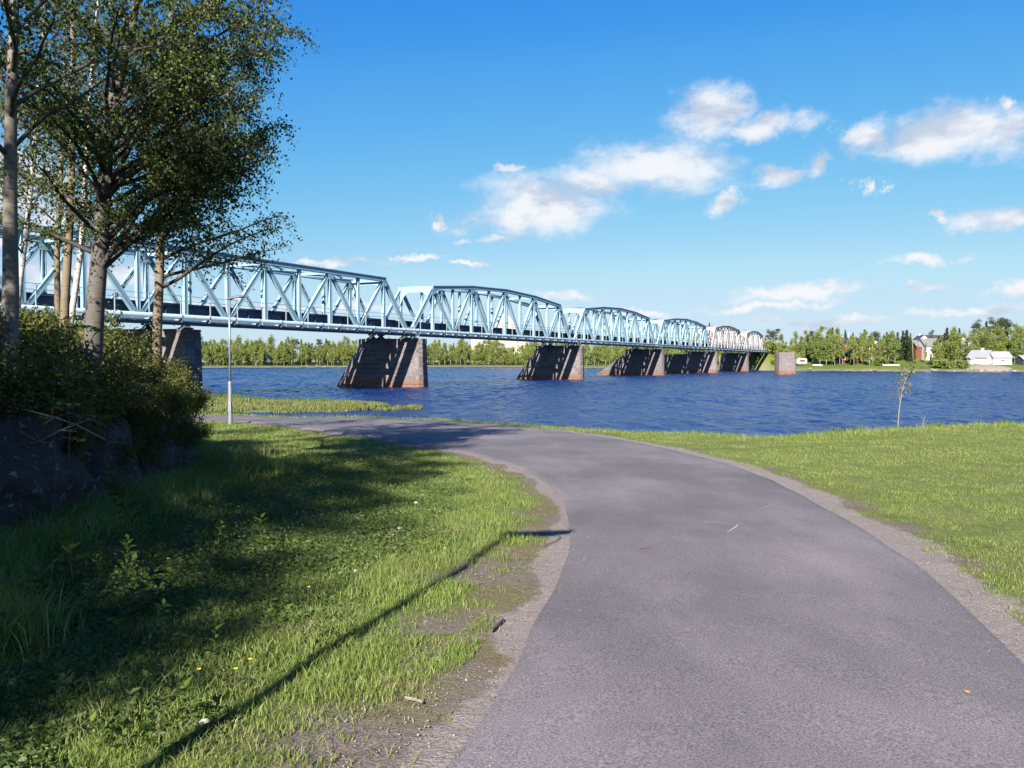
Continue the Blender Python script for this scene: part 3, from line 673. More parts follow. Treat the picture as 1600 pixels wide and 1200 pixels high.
# piers ------------------------------------------------------------
def pier(name, centre, ang, top, aR, aL, thick, nose, label, cat, group, single, batter=.035, course=.58, blen=1.15, zb=-.8, tip=True):
    # a masonry pier: outline at height z in its own axes (a along, n across); aL(z) is the upstream cutwater
    root = thing(name, (centre[0], centre[1], 0), label, cat, group)
    A = Vector((math.cos(ang), math.sin(ang), 0)); N = Vector((-math.sin(ang), math.cos(ang), 0)); O = Vector((centre[0], centre[1], 0))
    rr = random.Random(hash(label) % 1000 if False else len(label) * 7)
    def outline(z, inset=0.0):
        k = (top - z) * batter; r = aR + k - inset; l = aL(z) - k * .3 + inset; h = thick / 2 + k * .7 - inset; c = .55
        pts = [(r - c, -h), (r - .12, -h + c * .6), (r, 0), (r - .12, h - c * .6), (r - c, h)]
        if tip: ln = l + nose; pts += [(ln, h), (l, 0), (ln, -h)]
        else: pts += [(l + c, h), (l + .12, h - c * .6), (l, 0), (l + .12, -h + c * .6), (l + c, -h)]
        return [np.array(p) for p in pts]
    w = lambda p, z: O + A * p[0] + N * p[1] + Vector((0, 0, z))
    # core (mortar): a loft just behind the stone faces
    zs = [zb]
    while zs[-1] + course < top - .2: zs.append(zs[-1] + course)
    zs.append(top)
    core = MB(); L = []
    for z in zs: ring = outline(z, .045); L.append([core.v.append(tuple(w(p, z - (.05 if z == top else 0)))) or len(core.v) - 1 for p in ring])
    for a, b in zip(L[:-1], L[1:]):
        for j in range(len(a)): core.f.append((a[j], a[(j + 1) % len(a)], b[(j + 1) % len(a)], b[j]))
    core.f.append(tuple(L[-1])); core.build('mortar_core', 'mortar', root)
    allm = MB()
    for ci, (z0, z1) in enumerate(zip(zs[:-1], zs[1:])):
        lo, hi = outline(z0), outline(z1); cap = ci == len(zs) - 2
        for j in range(len(lo)):
            p0, p1, q0, q1 = lo[j], lo[(j + 1) % len(lo)], hi[j], hi[(j + 1) % len(lo)]
            e = np.linalg.norm(p1 - p0); nb = max(1, round(e / blen)); off = .5 if ci % 2 and nb > 1 else 0
            cuts = sorted(set([0.0] + [min(1, max(0, (k + off + rr.uniform(-.12, .12)) / nb)) for k in range(0 if off else 1, nb)] + [1.0]))
            cen = (np.mean(lo, axis=0))
            for u0, u1 in zip(cuts[:-1], cuts[1:]):
                if (u1 - u0) * e < .12: continue
                g = .032 / max(e, .05); ua, ub = u0 + g, u1 - g
                a0, b0, a1_, b1_ = p0 + (p1 - p0) * ua, p0 + (p1 - p0) * ub, q0 + (q1 - q0) * ua, q0 + (q1 - q0) * ub
                d = p1 - p0; nrm = np.array([d[1], -d[0]]) / max(e, 1e-6); po = rr.uniform(-.012, .03) + (.06 if cap else 0)
                dep = .30
                f = lambda p, dd: p + nrm * dd
                za, zb_ = z0 + .028, z1 - .028 + (.0 if not cap else .02)
                hexp = [w(f(a0, po), za), w(f(b0, po), za), w(f(b0, -dep), za), w(f(a0, -dep), za), w(f(a1_, po), zb_), w(f(b1_, po), zb_), w(f(b1_, -dep), zb_), w(f(a1_, -dep), zb_)]
                if single: MB().hexa(hexp).build('stone_block', 'granite', root)
                else: allm.hexa(hexp)
    if not single:
        o = allm.build('stone_course', 'granite', root); o['kind'] = 'stuff'
    return root
def cut(top, l_top, l_bot, z1):                       # upright upper part, then the sloping ice-breaker
    return lambda z: l_top if z > z1 else l_top + (l_bot - l_top) * (1 - max(z, -1) / z1) ** .92
SK = math.radians(-9.5)
names = ['granite pier standing in the water under the end of the flat-topped span', 'granite pier under the joint of the second and third blue spans',
         'long granite pier with sunlit cutwater, third into the river', 'granite pier where the blue spans meet the grey spans', 'granite pier under the joint of the two grey spans']
for i in range(5):
    sj = (ends[i][1] + ends[i + 1][0]) / 2; c = br(sj, -W_T / 2, 0)
    lb = -7.7 if i == 0 else (-8.3 if i == 1 else -11.8 if i == 2 else -5.3)
    pier('bridge_pier', (c.x, c.y), SK, 6.28, 4.4, cut(6.3, -4.6, lb, 5.2), 2.7, 1.3, names[i], 'bridge pier', 'granite piers of the railway bridge', i < 2)
sj = s_of(x_of(.0008422)); c = br(sj, -W_T / 2, 0)
pier('bridge_pier', (c.x - 1.2, c.y + .2), SK, 6.28, 4.1, lambda z: -5.0, 3.2, .6, 'granite abutment pier behind the shrubs under the flat-topped span', 'bridge pier', 'granite piers of the railway bridge', True, batter=.02, course=.78, blen=1.5, zb=-.2)
for (px, Y, top, hw, lab) in ((1227, 214, 5.7, 2.2, 'freestanding disused stone pier alone in the water near the far bank'),
                              (1055, 232, 5.4, 3.2, 'old stone pier standing beneath the last blue span'),
                              (905, 250, 5.4, 1.2, 'slim old stone pier peeking out behind the second river pier')):
    X = (px - 800) / F * Y
    pier('old_pier', (X, Y), math.radians(4), top, hw, (lambda z, hw=hw: -hw - (top - z) * .03), 3.4, .5, lab, 'old pier', 'disused piers of an older bridge', False, batter=.045, tip=False)
# far abutment
ar = thing('far_abutment', br(S_END + 1, -W_T / 2, 0), 'shadowed stone abutment at the far end of the bridge', 'abutment')
mb = MB(); mb.box((0, 0, 0), (1, 1, 1)); mb.v = [tuple(br(S_END - .8 + a * 5, -W_T - 1.6 + b * (W_T + 3.2), -.5 + c * 7.3)) for a, b, c in mb.v]; mb.build('abutment_wall', 'granite', ar)
mb = MB(); mb.box((0, 0, 0), (1, 1, 1)); mb.v = [tuple(br(S_END - .3 + a * 4, -W_T - 1.9 + b * (W_T + 3.8), 6.8 + c * 1.1)) for a, b, c in mb.v]; mb.build('parapet', 'concrete', ar)

# ------------------------------------------------------------------ lamp posts
def lamp_post(x, y, label, h=4.5, rz=0.0):
    z = h0(x, y); r = thing('lamp_post', (x, y, z), label, 'lamp post', 'lamp posts along the path', rz)
    def part(name, mat, mb, par=r, smooth=False): return put(name, mb.mesh(name, (0, 0, 0), smooth), mat, par)
    mb = MB(); mb.tube([(0, 0, -.1), (0, 0, .05), (0, 0, 1.45), (0, 0, 1.5), (0, 0, 1.53)], [.075, .075, .07, .065, .045], 14); base = part('lower_sleeve', 'galvanised', mb, r, True)
    mb = MB(); mb.box((-.05, -.078, .45), (.05, -.066, .80)); part('access_hatch', 'galvanised', mb, base)
    mb = MB(); mb.tube([(0, 0, 1.5), (0, 0, h - .1)], [.042, .034], 12); part('pole', 'galvanised', mb, r, True)
    mb = MB(); mb.tube([(-.05, 0, h - .1), (.0, 0, h - .08), (.12, 0, h - .05)], .036, 10); part('bracket', 'lamp_grey', mb, r)
    mb = MB(); secs = [(-.08, .05, .04), (.05, .10, .075), (.28, .12, .085), (.48, .10, .07), (.56, .05, .03)]; L = []
    for (a, w, t) in secs:
        k = len(mb.v); zc = h - .06 + a * .16
        for j in range(10): q = 2 * math.pi * j / 10; mb.v.append((a, w * math.cos(q), zc + t * (math.sin(q) if math.sin(q) > 0 else math.sin(q) * .45)))
        L.append(k)
    for a, b in zip(L[:-1], L[1:]):
        for j in range(10): mb.f.append((a + j, b + j, b + (j + 1) % 10, a + (j + 1) % 10))
    mb.f += [tuple(L[0] + j for j in range(10)), tuple(L[-1] + 9 - j for j in range(10))]; head = part('lamp_head', 'lamp_grey', mb, r, True)
    mb = MB(); mb.box((.1, -.07, h - .07), (.42, .07, h - .045)); part('lamp_glass', 'lamp_glass', mb, head)
    return r
lx, ly = ground_hit(360, 663)
lamp_post(lx, ly, 'grey metal lamp post on the grass where the path bends', 4.5)
SHX_, SHY_ = ground_hit(800, 836); hl = 4.4; k = hl / math.tan(SUN_EL)
lamp_post(SHX_ - math.sin(SUN_AZ) * k, SHY_ - math.cos(SUN_AZ) * k, 'lamp post whose long shadow falls across the near grass', hl)

# ------------------------------------------------------------------ trees
def leaves_mesh(name, cen, axis, length, width, rg, mat):
    n = len(cen); a = unit(axis); r = unit(rg.normal(size=(n, 3))); b = unit(np.cross(a, r)); L = (length * rg.uniform(.7, 1.3, (n, 1))) / 2; Wd = (width * rg.uniform(.7, 1.3, (n, 1))) / 2
    c = unit(np.cross(a, b)) * (L * .25)
    v = np.stack([cen - a * L, cen + b * Wd + c, cen + a * L, cen - b * Wd + c], 1).reshape(-1, 3)
    m = np_mesh(name, v, np.arange(n * 4).reshape(-1, 4)); m.materials.append(MATS[mat]); return m
def poly_at(P, t):
    P = np.asarray(P); s = np.linspace(0, 1, len(P)); return np.array([np.interp(t, s, P[:, i]) for i in range(3)])
def grow(seed, trunk, r0, cb, crown, nl, twigs, lpt, bias=None, up=.75, rtop=.02, spread=.11, droop=.25, limbs=()):
    """trunk: local polyline; crown(h01) gives limb length. Returns wood MB, limb MB and leaf centres and axes."""
    R = random.Random(seed); rg = np.random.default_rng(seed); trunk = np.asarray(trunk, float)
    wood = MB(); n = len(trunk) * 4; T = [poly_at(trunk, i / (n - 1)) for i in range(n)]
    wood.tube(T, [r0 * (1 - i / (n - 1)) ** .75 + rtop + (r0 * .35 if i == 0 else 0) for i in range(n)], 12)
    lim = MB(); cen = []; ax = []; az_ = R.random() * 6
    specs = []
    for i in range(nl):
        t = cb + (1 - cb) * ((i + R.random()) / nl) * .98; az_ += 2.4 + R.uniform(-.5, .5); u = (t - cb) / (1 - cb)
        L = crown(u) * R.uniform(.65, 1.1)
        if bias: L *= 1 + bias[1] * math.cos(az_ - bias[0])
        specs.append((t, az_, L, up * R.uniform(.6, 1.3)))
    for s_ in limbs: specs.append(s_)
    for (t, a, L, upv) in specs:
        p = poly_at(trunk, t); d = np.array([math.cos(a), math.sin(a), upv]); d /= np.linalg.norm(d); P = [p]; m = 6; dd = d.copy()
        for k in range(m):
            dd = dd + np.array([R.uniform(-.26, .26), R.uniform(-.26, .26), R.uniform(-.16, .12) - droop * .2 * k / m]); dd /= np.linalg.norm(dd); P.append(P[-1] + dd * L / m)
        rb = min(r0 * .4, .008 + .0105 * L) * (1.25 - .6 * t); lim.tube(P, [rb * (1 - k / m) ** .8 + .004 for k in range(m + 1)], 6, False)
        for q in range(max(2, int(L * twigs))):
            tt = R.uniform(.18, 1.0); b = poly_at(P, tt); ta = a + R.choice((-1, 1)) * R.uniform(.3, 1.4); tl = (.25 + .38 * L * (1.15 - tt)) * R.uniform(.6, 1.2)
            d2 = np.array([math.cos(ta), math.sin(ta), R.uniform(-.1, .7)]); d2 /= np.linalg.norm(d2)
            e1 = b + d2 * tl * .55; e2 = e1 + (d2 + np.array([0, 0, -droop * 2])) * tl * .5
            lim.tube([b, e1, e2], [.0065, .0045, .002], 3, False)
            k = max(2, int(lpt * (tl + .2) * R.uniform(.5, 1.4)))
            w = rg.random((k, 1)) ** .8; c = np.where(w < .55, b + (e1 - b) * w / .55, e1 + (e2 - e1) * (w - .55) / .45) + rg.normal(size=(k, 3)) * spread
            cen.append(c); ax.append(rg.normal(size=(k, 3)) * .8 + np.array([0, 0, -.7]))
    cen = np.concatenate(cen); ax = np.concatenate(ax)
    return wood, lim, cen, ax, rg
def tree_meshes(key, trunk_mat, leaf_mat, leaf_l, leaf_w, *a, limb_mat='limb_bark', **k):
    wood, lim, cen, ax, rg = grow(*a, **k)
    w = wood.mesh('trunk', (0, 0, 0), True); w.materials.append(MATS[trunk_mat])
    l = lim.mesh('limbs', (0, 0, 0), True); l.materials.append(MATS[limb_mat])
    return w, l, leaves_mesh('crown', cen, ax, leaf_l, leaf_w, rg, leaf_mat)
def place_tree(name, meshes, loc, label, cat, group, rz=0.0, sc=1.0):
    r = thing(name, loc, label, cat, group, rz); r.scale = (sc,) * 3
    t = put('trunk', meshes[0], None, r)
    if meshes[1] is not None: put('limb', meshes[1], None, t)['kind'] = 'stuff'
    put('crown', meshes[2], None, r); return r
def at_px(px, py, Y): d = px_dir(px, py); t = Y / d[1]; return np.array([d[0] * t, Y, EYE + d[2] * t])
def trunk_from(pxs, Y, top):
    P = [at_px(x, y, Y) for x, y in pxs]; base = P[0].copy(); gz_ = h0(base[0], Y) - .15
    d = P[1] - P[0]; P = [P[0] + d / d[2] * (gz_ - P[0][2])] + P
    d = P[-1] - P[-2]; P.append(P[-1] + d / max(d[2], 1e-3) * max(.5, (top - P[-1][2])) * np.array([.7, .7, 1])); P = np.array(P)
    for q in P[1:]: q[1] += random.uniform(-.1, .1)
    loc = P[0].copy(); return P - loc, loc
G1 = 'birches on the bank beside the path'
tr, loc = trunk_from([(150, 490), (158, 330), (172, 190), (205, 50)], 12.5, 14.5)
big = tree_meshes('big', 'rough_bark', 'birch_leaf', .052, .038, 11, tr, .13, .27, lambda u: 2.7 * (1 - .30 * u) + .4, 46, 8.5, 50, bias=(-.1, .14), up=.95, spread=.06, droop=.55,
                  limbs=[(.60, .1, 3.0, .45), (.64, -.3, 2.9, .45), (.70, .15, 2.7, .45), (.74, -.1, 2.6, .4), (.56, .4, 2.9, .45), (.30, .35, 2.4, .55), (.33, -.1, 2.6, .5), (.37, .1, 2.8, .5), (.41, -.3, 2.9, .5), (.45, .3, 3.0, .5), (.28, -.05, 2.6, .8), (.31, .15, 2.7, .85), (.34, -.35, 3.0, .8), (.38, .25, 2.9, .85), (.42, -.1, 3.0, .7), (.47, .1, 2.9, .75), (.52, -.25, 2.9, .7), (.57, .2, 2.8, .7), (.62, -.05, 2.8, .7), (.66, .3, 2.6, .7), (.45, .5, 2.8, .6), (.50, -.6, 2.7, .6)])
put_big = place_tree('birch_tree', big, loc, 'thick rough-barked birch forking upward with a broad dark crown', 'tree', G1)
tr, loc = trunk_from([(246, 535), (252, 350), (256, 250), (266, 110)], 16.5, 13.5)
slim = tree_meshes('slim', 'tan_bark', 'birch_leaf', .056, .040, 12, tr, .085, .34, lambda u: 2.0 * (1 - .45 * u) + .3, 30, 7, 36, bias=(0, .25), up=1.0, spread=.065, droop=.5,
                   limbs=[(.31, .3, 2.5, .6), (.29, .0, 2.8, .75), (.34, .25, 2.6, .8), (.42, -.2, 2.5, .8)])
place_tree('birch_tree', slim, loc, 'slender grey-brown birch standing nearest the lamp post', 'tree', G1)
tr, loc = trunk_from([(14, 470), (17, 330), (20, 160), (22, 0)], 10.0, 13.5)
tall = tree_meshes('tall', 'birch_bark', 'birch_leaf', .058, .042, 13, tr, .085, .48, lambda u: 1.9 * (1 - .5 * u) + .4, 20, 6, 30, up=1.0, spread=.06, droop=.5)
place_tree('birch_tree', tall, loc, 'straight pale-trunked birch with mossy bark cut by the picture edge', 'tree', G1)
tr, loc = trunk_from([(103, 480), (107, 330), (112, 200), (116, 60)], 14.0, 13.0)
tan = tree_meshes('tan', 'tan_bark', 'birch_leaf', .062, .044, 14, tr, .06, .42, lambda u: 1.5 * (1 - .5 * u) + .3, 20, 6, 28, up=1.0, spread=.06, droop=.5)
place_tree('birch_tree', tan, loc, 'thin tan-barked birch beside the leaning white trunk', 'tree', G1)
tr, loc = trunk_from([(112, 490), (125, 380), (133, 240), (146, 110)], 16.0, 12.0)
lean = tree_meshes('lean', 'white_bark', 'fresh_leaf', .06, .042, 15, tr, .045, .34, lambda u: 1.1 * (1 - .5 * u) + .3, 16, 6, 22, up=1.0, spread=.06, droop=.5)
place_tree('birch_tree', lean, loc, 'very thin leaning birch with a bright white trunk', 'tree', G1)
tr, loc = trunk_from([(33, 455), (42, 360), (50, 260), (64, 120)], 18.0, 12.0)
thin = tree_meshes('thin', 'white_bark', 'birch_leaf', .062, .044, 16, tr, .045, .30, lambda u: 1.4 * (1 - .5 * u) + .3, 18, 6, 22, up=1.0, spread=.06, droop=.5)
place_tree('birch_tree', thin, loc, 'spindly pale birch farther back behind the straight pale trunk', 'tree', G1)
# the belt of trees goes on along the bank, behind and beside the photographer; their shade lies on the grass
shade = tree_meshes('shade', 'birch_bark', 'birch_leaf', .115, .085, 18, [(0, 0, 0), (.1, 0, 4), (0, .1, 8), (.1, 0, 12.5)], .13, .12, lambda u: 2.2 * (1 - .55 * u) + .35, 52, 9, 25, up=.45)
for (x, y, ms, rz, sc) in ((-11.5, 12.5, tall, 2.0, 1.0), (-10.5, 19, tan, 1.0, 1.0), (-7.6, 5.4, shade, 2.2, .40), (-7.6, 2.0, shade, 4.0, .72), (-6.2, -1.2, shade, 2.6, .72), (-8.4, -3.0, shade, 2.4, 1.0), (-7.2, -6.2, shade, 1.2, .80), (-9.3, -9.0, shade, .5, .95), (-8.0, -11.5, shade, 5.0, .85), (-5.3, -4.3, shade, 3.3, .50), (-4.2, -2.9, shade, 1.9, .43), (-6.2, -8.0, shade, 4.4, .60)):
    place_tree('birch_tree', ms, (x, y, h0(x, y) - .1), 'birch of the bank belt standing out of view, known by its shade on the grass' if y < 8 else ('birch deep in the stand, hidden behind the straight pale trunk' if y < 15 else 'birch deep in the stand towards the bridge'), 'tree', G1, rz, sc)

# ------------------------------------------------------------------ rocks
def rock(loc, size, seed, label, rot=0.0, rough=.17):
    bm = bmesh.new(); bmesh.ops.create_cube(bm, size=2.0); bmesh.ops.subdivide_edges(bm, edges=bm.edges[:], cuts=23, use_grid_fill=True)
    off = Vector((seed * 3.1, seed * 1.7, seed * .9))
    planes = [(Vector((random.uniform(-1, 1), random.uniform(-1, 1), random.uniform(-.2, 1))).normalized(), random.uniform(.72, 1.0)) for _ in range(12)]
    for v in bm.verts:
        p = v.co.copy(); sph = p.normalized() * 1.25; p = p.lerp(sph, .28)
        for (nn, dd) in planes:
            e = p.dot(nn) - dd
            if e > 0: p -= nn * e * .97
        nz = mnoise.fractal(p * 1.1 + off, 1.0, 2.0, 4) * rough * .8 + mnoise.ridged_multi_fractal(p * 2.3 + off, .9, 2.1, 5, 1.0, 2.0) * rough * .45 + mnoise.fractal(p * 6 + off, .8, 2.0, 3) * rough * .25
        p += p.normalized() * (nz - .1)
        v.co = Vector((p.x * size[0], p.y * size[1], p.z * size[2]))
    m = bpy.data.meshes.new('boulder'); bm.to_mesh(m); bm.free(); m.polygons.foreach_set('use_smooth', [True] * len(m.polygons)); m.update()
    o = put('boulder', m, 'dark_rock'); o.location = loc; o.rotation_euler = (0, 0, rot); return tag(o, label, 'rock', 'boulders of the dark rock bank')
zr = lambda x, y: h0(x, y)
rock((-6.15, 8.9, 2.15), (1.25, 1.55, .72), 1, 'big lichen-spotted boulder under the dead branches')
rock((-5.85, 8.3, 1.35), (1.05, 1.7, .52), 2, 'low dark ledge of rock under the lichen-spotted boulder')
rock((-6.05, 11.2, 1.90), (1.0, 1.2, .85), 3, 'dark boulder in the middle of the bank behind the weeds')
rock((-6.55, 13.3, 1.95), (1.05, 1.5, .98), 4, 'cracked boulder beneath the shrubs towards the lamp post')
rock((-6.85, 15.3, 1.62), (.85, 1.1, 1.05), 5, 'steep end boulder of the bank nearest the lamp post')
rock((-6.15, 13.8, 1.30), (.6, 1.3, .6), 6, 'slanting slab of rock at the grass edge')
rock((-6.3, 5.9, 1.9), (1.3, 1.5, 1.0), 7, 'boulder at the near end of the rock bank')
rock((-5.0, 10.1, 1.55), (.16, .2, .15), 8, 'small pinkish stone wedged under the big boulder')

# ------------------------------------------------------------------ shrubs and herbs
def shrub_mesh(seed, R_, H_, n, leaf, mat, stems=9):
    rg = np.random.default_rng(seed); mb = MB(); cen = []; ax = []
    for i in range(stems):
        a = rg.uniform(0, 6.28); r = R_ * rg.uniform(.25, 1); h = H_ * rg.uniform(.55, 1.05); b = np.array([math.cos(a) * .12, math.sin(a) * .12, -.1]); e = np.array([math.cos(a) * r, math.sin(a) * r, h]); mid = (b + e) / 2 + np.array([0, 0, h * .18])
        mb.tube([b, mid, e], [.014, .009, .003], 4, False)
        for q in range(6):
            t = rg.uniform(.25, 1); p = b * (1 - t) ** 2 + 2 * t * (1 - t) * mid + t * t * e; d = rg.normal(size=3) * np.array([1, 1, .7]); d /= np.linalg.norm(d); l = rg.uniform(.2, .5) * R_; p2 = p + d * l
            mb.tube([p, p2], [.005, .002], 3, False); k = n // (stems * 6); w = rg.random((k, 1)); cen.append(p + (p2 - p) * w + rg.normal(size=(k, 3)) * .085 * R_); ax.append(rg.normal(size=(k, 3)) + d * .8)
    cen = np.concatenate(cen); keep = cen[:, 2] > -.35; w = mb.mesh('stem'); w.materials.append(MATS['twig'])
    return w, leaves_mesh('foliage', cen[keep], np.concatenate(ax)[keep], leaf, leaf * .62, rg, mat)
shr = [shrub_mesh(30 + i, .95, 1.2, 5600, .056, 'shrub_leaf', 13) for i in range(4)]
spots = []
for i in range(51):
    y = 5.2 + 11.6 * (i % 17) / 16 + random.uniform(-.3, .3); row = i // 17
    x = np.interp(y, EDY, EDX) - .75 - row * 1.15 + random.uniform(-.2, .2); spots.append((x, y, row))
for i, (x, y, row) in enumerate(spots):
    st, fo = shr[i % 4]; z = h0(x, y); sc = (.80 if row == 0 else 1.08) * random.uniform(.85, 1.15) * (1 - .004 * (y - 5))
    r = thing('shrub', (x, y, z + (.35 if row == 0 else .1)), ('leafy dark shrub at the rim', 'taller dark shrub in the second row', 'tall dark shrub in the hindmost row')[row] + ' of the rock bank ' + ('before the straight pale trunk' if y < 8.5 else 'before the leaning white trunk' if y < 11 else 'before the thick birch' if y < 13.5 else 'before the slender birch' if y < 15.5 else 'nearest the lamp post'), 'shrub', 'shrubs on the rock bank', random.uniform(0, 6.28)); r.scale = (sc, sc, sc)
    put('stem', st, None, r); put('foliage', fo, None, r)
for i in range(20):                                    # a few in front, hanging over the rock
    y = random.uniform(9.6, 15.6); x = np.interp(y, EDY, EDX) - .15 - .3 * random.random(); st, fo = shr[i % 4]; sc = random.uniform(.38, .55)
    r = thing('shrub', (x, y, 1.95 + random.uniform(-.4, .4)), 'low shrub spilling over the rock face ' + ('by the big boulder' if y < 11 else 'by the middle boulder' if y < 12.5 else 'by the cracked boulder' if y < 14 else 'by the end boulder'), 'shrub', 'low shrubs on the rock face', random.uniform(0, 6.28)); r.scale = (sc, sc, sc * .9)
    put('stem', st, None, r); put('foliage', fo, None, r)
# rowan with fresh pinnate leaves
def rowan(px, py, Y, label, sc=1.0, n=9):
    p = at_px(px, py, Y); r = thing('rowan_sapling', (p[0], p[1], p[2] - .62 * sc), label, 'sapling', 'rowan saplings on the rock bank'); rg = np.random.default_rng(int(px)); cen = []; ax = []
    mb = MB(); mb.tube([(0, 0, h0(p[0], p[1]) - (p[2] - .62 * sc) - .05), (.03, 0, .2), (.0, .02, .62 * sc), (.05, 0, 1.05 * sc)], [.012, .010, .007, .003], 5)
    for i in range(n):
        t = .25 + .75 * i / (n - 1); z = t * 1.05 * sc; a = i * 2.4; d = np.array([math.cos(a), math.sin(a), .35]); L = .30 * sc
        P = [np.array([.03, 0, z]) + d * L * k / 6 + np.array([0, 0, -.10 * L * (k / 6) ** 2 * 6]) * .6 for k in range(7)]; mb.tube(P, [.004] * 6 + [.002], 3, False); side = np.array([-math.sin(a), math.cos(a), 0])
        for k in range(1, 7):
            for sg in (-1, 1): cen.append(P[k] + side * sg * .042 * sc); ax.append(side * sg + d * .5 + rg.normal(size=3) * .15)
        cen.append(P[6] + d * .03); ax.append(d)
    st = mb.build('stem', 'twig', None); st.parent = r
    put('foliage', leaves_mesh('foliage', np.array(cen), np.array(ax), .085 * sc, .030 * sc, rg, 'fresh_leaf'), None, r)
rowan(103, 590, 9.1, 'rowan sapling with bright feathered leaves in front of the dark shrubs', 1.25, 12)
rowan(80, 640, 8.7, 'small rowan shoot low beneath the bright feathered sapling', .9, 7)
# dead branches over the boulder
for (pts, lab) in (([(28, 672), (60, 690), (95, 672), (140, 655), (190, 678)], 'bare dead branch lying along the top of the big boulder'),
                   ([(40, 640), (85, 652), (120, 664), (170, 690)], 'thin dead branch slanting down across the boulder')):
    mb = MB(); P = [at_px(x, y, 7.9 + .18 * i) for i, (x, y) in enumerate(pts)]; P = [Vector(p) for p in P]; mb.tube(P, [.004, .006, .006, .004, .002][:len(P)], 5)
    for p in P[1:]:
        for q in range(3): e = p + Vector((random.uniform(-.25, .25), random.uniform(-.15, .15), random.uniform(-.08, .12))); mb.tube([p, e], [.004, .0015], 3, False)
    tag(mb.build('dead_branch', 'dead_wood'), lab, 'branch', 'dead branches on the rock')
# leafy herbs
def herb_mesh(seed, H_, n, leaf, mat):
    rg = np.random.default_rng(seed); mb = MB(); cen = []; ax = []
    e = np.array([rg.uniform(-.06, .06), rg.uniform(-.06, .06), H_]); mb.tube([(0, 0, -.03), e * .5 + np.array([.015, 0, 0]), e], [.006, .005, .002], 4)
    for i in range(n):
        t = .15 + .85 * i / (n - 1); a = i * 2.4 + rg.uniform(-.3, .3); d = np.array([math.cos(a), math.sin(a), .25 + .6 * t]); d /= np.linalg.norm(d); l = leaf * (1.15 - .5 * t); cen.append(e * t + d * l * .55); ax.append(d / np.linalg.norm(d))
    k = len(cen); cen = np.array(cen); ax = np.array(ax); upv = np.array([0, 0, 1.0]); b = unit(np.cross(ax, upv)); L = leaf * rg.uniform(.45, 1.25, (k, 1)) / 2; Wd = L * .45
    nrm = unit(np.cross(b, ax)); tip = cen + ax * L - upv * L * .35
    v = np.stack([cen - ax * L, cen - ax * L * .1 + b * Wd + nrm * Wd * .3, tip, cen - ax * L * .1 - b * Wd + nrm * Wd * .3], 1).reshape(-1, 3)
    m = np_mesh('leaves', v, np.arange(k * 4).reshape(-1, 4)); m.materials.append(MATS[mat]); w = mb.mesh('stem'); w.materials.append(MATS['twig']); return w, m
herbs = [herb_mesh(50 + i, h, n, lf, mt) for i, (h, n, lf, mt) in enumerate([(.55, 22, .19, 'fresh_leaf'), (.42, 17, .17, 'weed_leaf'), (.62, 26, .17, 'fresh_leaf'), (.3, 12, .16, 'weed_leaf'), (.48, 19, .18, 'fresh_leaf')])]
def herb(x, y, k, label, group, sc=1.0):
    if label is None:
        look = ('bright-leaved', 'dark leafy', 'tall leafy', 'low leafy', 'broad-leaved')[k]; size = 'tiny' if sc < .28 else 'small' if sc < .4 else 'mid-sized' if sc < .55 else 'large'
        e = x - float(np.interp(y, EDY, EDX)); far_ = 'nearest the photographer' if y < 4.2 else 'level with the near boulder' if y < 5.4 else 'level with the big boulder' if y < 6.6 else 'towards the lamp post'; where = 'close against the rock' if e < 1.1 else 'in the middle of the shaded bank' if e < 2.4 else 'out towards the path'
        label = f'{size} {look} herb {where}, {far_}'
    st, lf = herbs[k]; r = thing('leafy_herb', (x, y, h0(x, y)), label, 'plant', group, random.uniform(0, 6.28)); r.scale = (sc,) * 3; r.rotation_euler = (random.uniform(-.35, .35), random.uniform(-.35, .35), random.uniform(0, 6.28)); put('stem', st, None, r); put('leaves', lf, None, r)
x, y = ground_hit(118, 935); herb(x, y, 0, 'upright herb with bright pointed leaves before the darkest rock', 'tall herbs at the rock foot', .8)
x, y = ground_hit(212, 835); herb(x, y, 2, 'tallest leafy herb rising between the two rock faces', 'tall herbs at the rock foot', 1.15)
for i in range(46):
    px, py = random.uniform(60, 420), random.uniform(850, 1010)
    if px > 330 and py > 950: continue
    x, y = ground_hit(px, py)
    if x < np.interp(y, EDY, EDX) + .1: continue
    herb(x, y, random.choice((1, 1, 2, 3, 4, 4, 0)), None, 'herbs of the weed patch', random.uniform(.35, .72))
for i in range(60):
    x, y = ground_hit(random.uniform(-40, 560), random.uniform(960, 1190)); 
    if path_sd(np.array([x]), np.array([y]))[0] < 1.0: continue
    herb(x, y, random.choice((1, 3, 3, 4)), None, 'low herbs in the shaded grass', random.uniform(.2, .42))

# ------------------------------------------------------------------ grass
def blades(x, y, h, w, lean, rg, z=None, bend=.5, segs=2):
    n = len(x); a = rg.uniform(0, 2 * math.pi, n); ca, sa = np.cos(a), np.sin(a); la = rg.uniform(0, 2 * math.pi, n); ln = h * lean * rg.uniform(.2, 1, n)
    z = H0(x, y) if z is None else z; z = z - .01; b = np.stack([x, y, z], -1); s = np.stack([ca, sa, 0 * ca], -1) * (w / 2)[:, None]
    mid = b + np.stack([np.cos(la) * ln * .35, np.sin(la) * ln * .35, h * .6], -1); tip = b + np.stack([np.cos(la) * ln, np.sin(la) * ln, h * (1 - .25 * lean * rg.random(n))], -1)
    if segs == 1:
        v = np.stack([b - s, b + s, tip], 1).reshape(-1, 3); return v, np.arange(n * 3).reshape(-1, 3)
    v = np.stack([b - s, b + s, mid + s * .8, mid - s * .8, tip], 1).reshape(-1, 3); k = (np.arange(n) * 5)[:, None]
    f = np.concatenate([k + np.array([[0, 1, 2]]), k + np.array([[0, 2, 3]]), k + np.array([[3, 2, 4]])]); return v, f
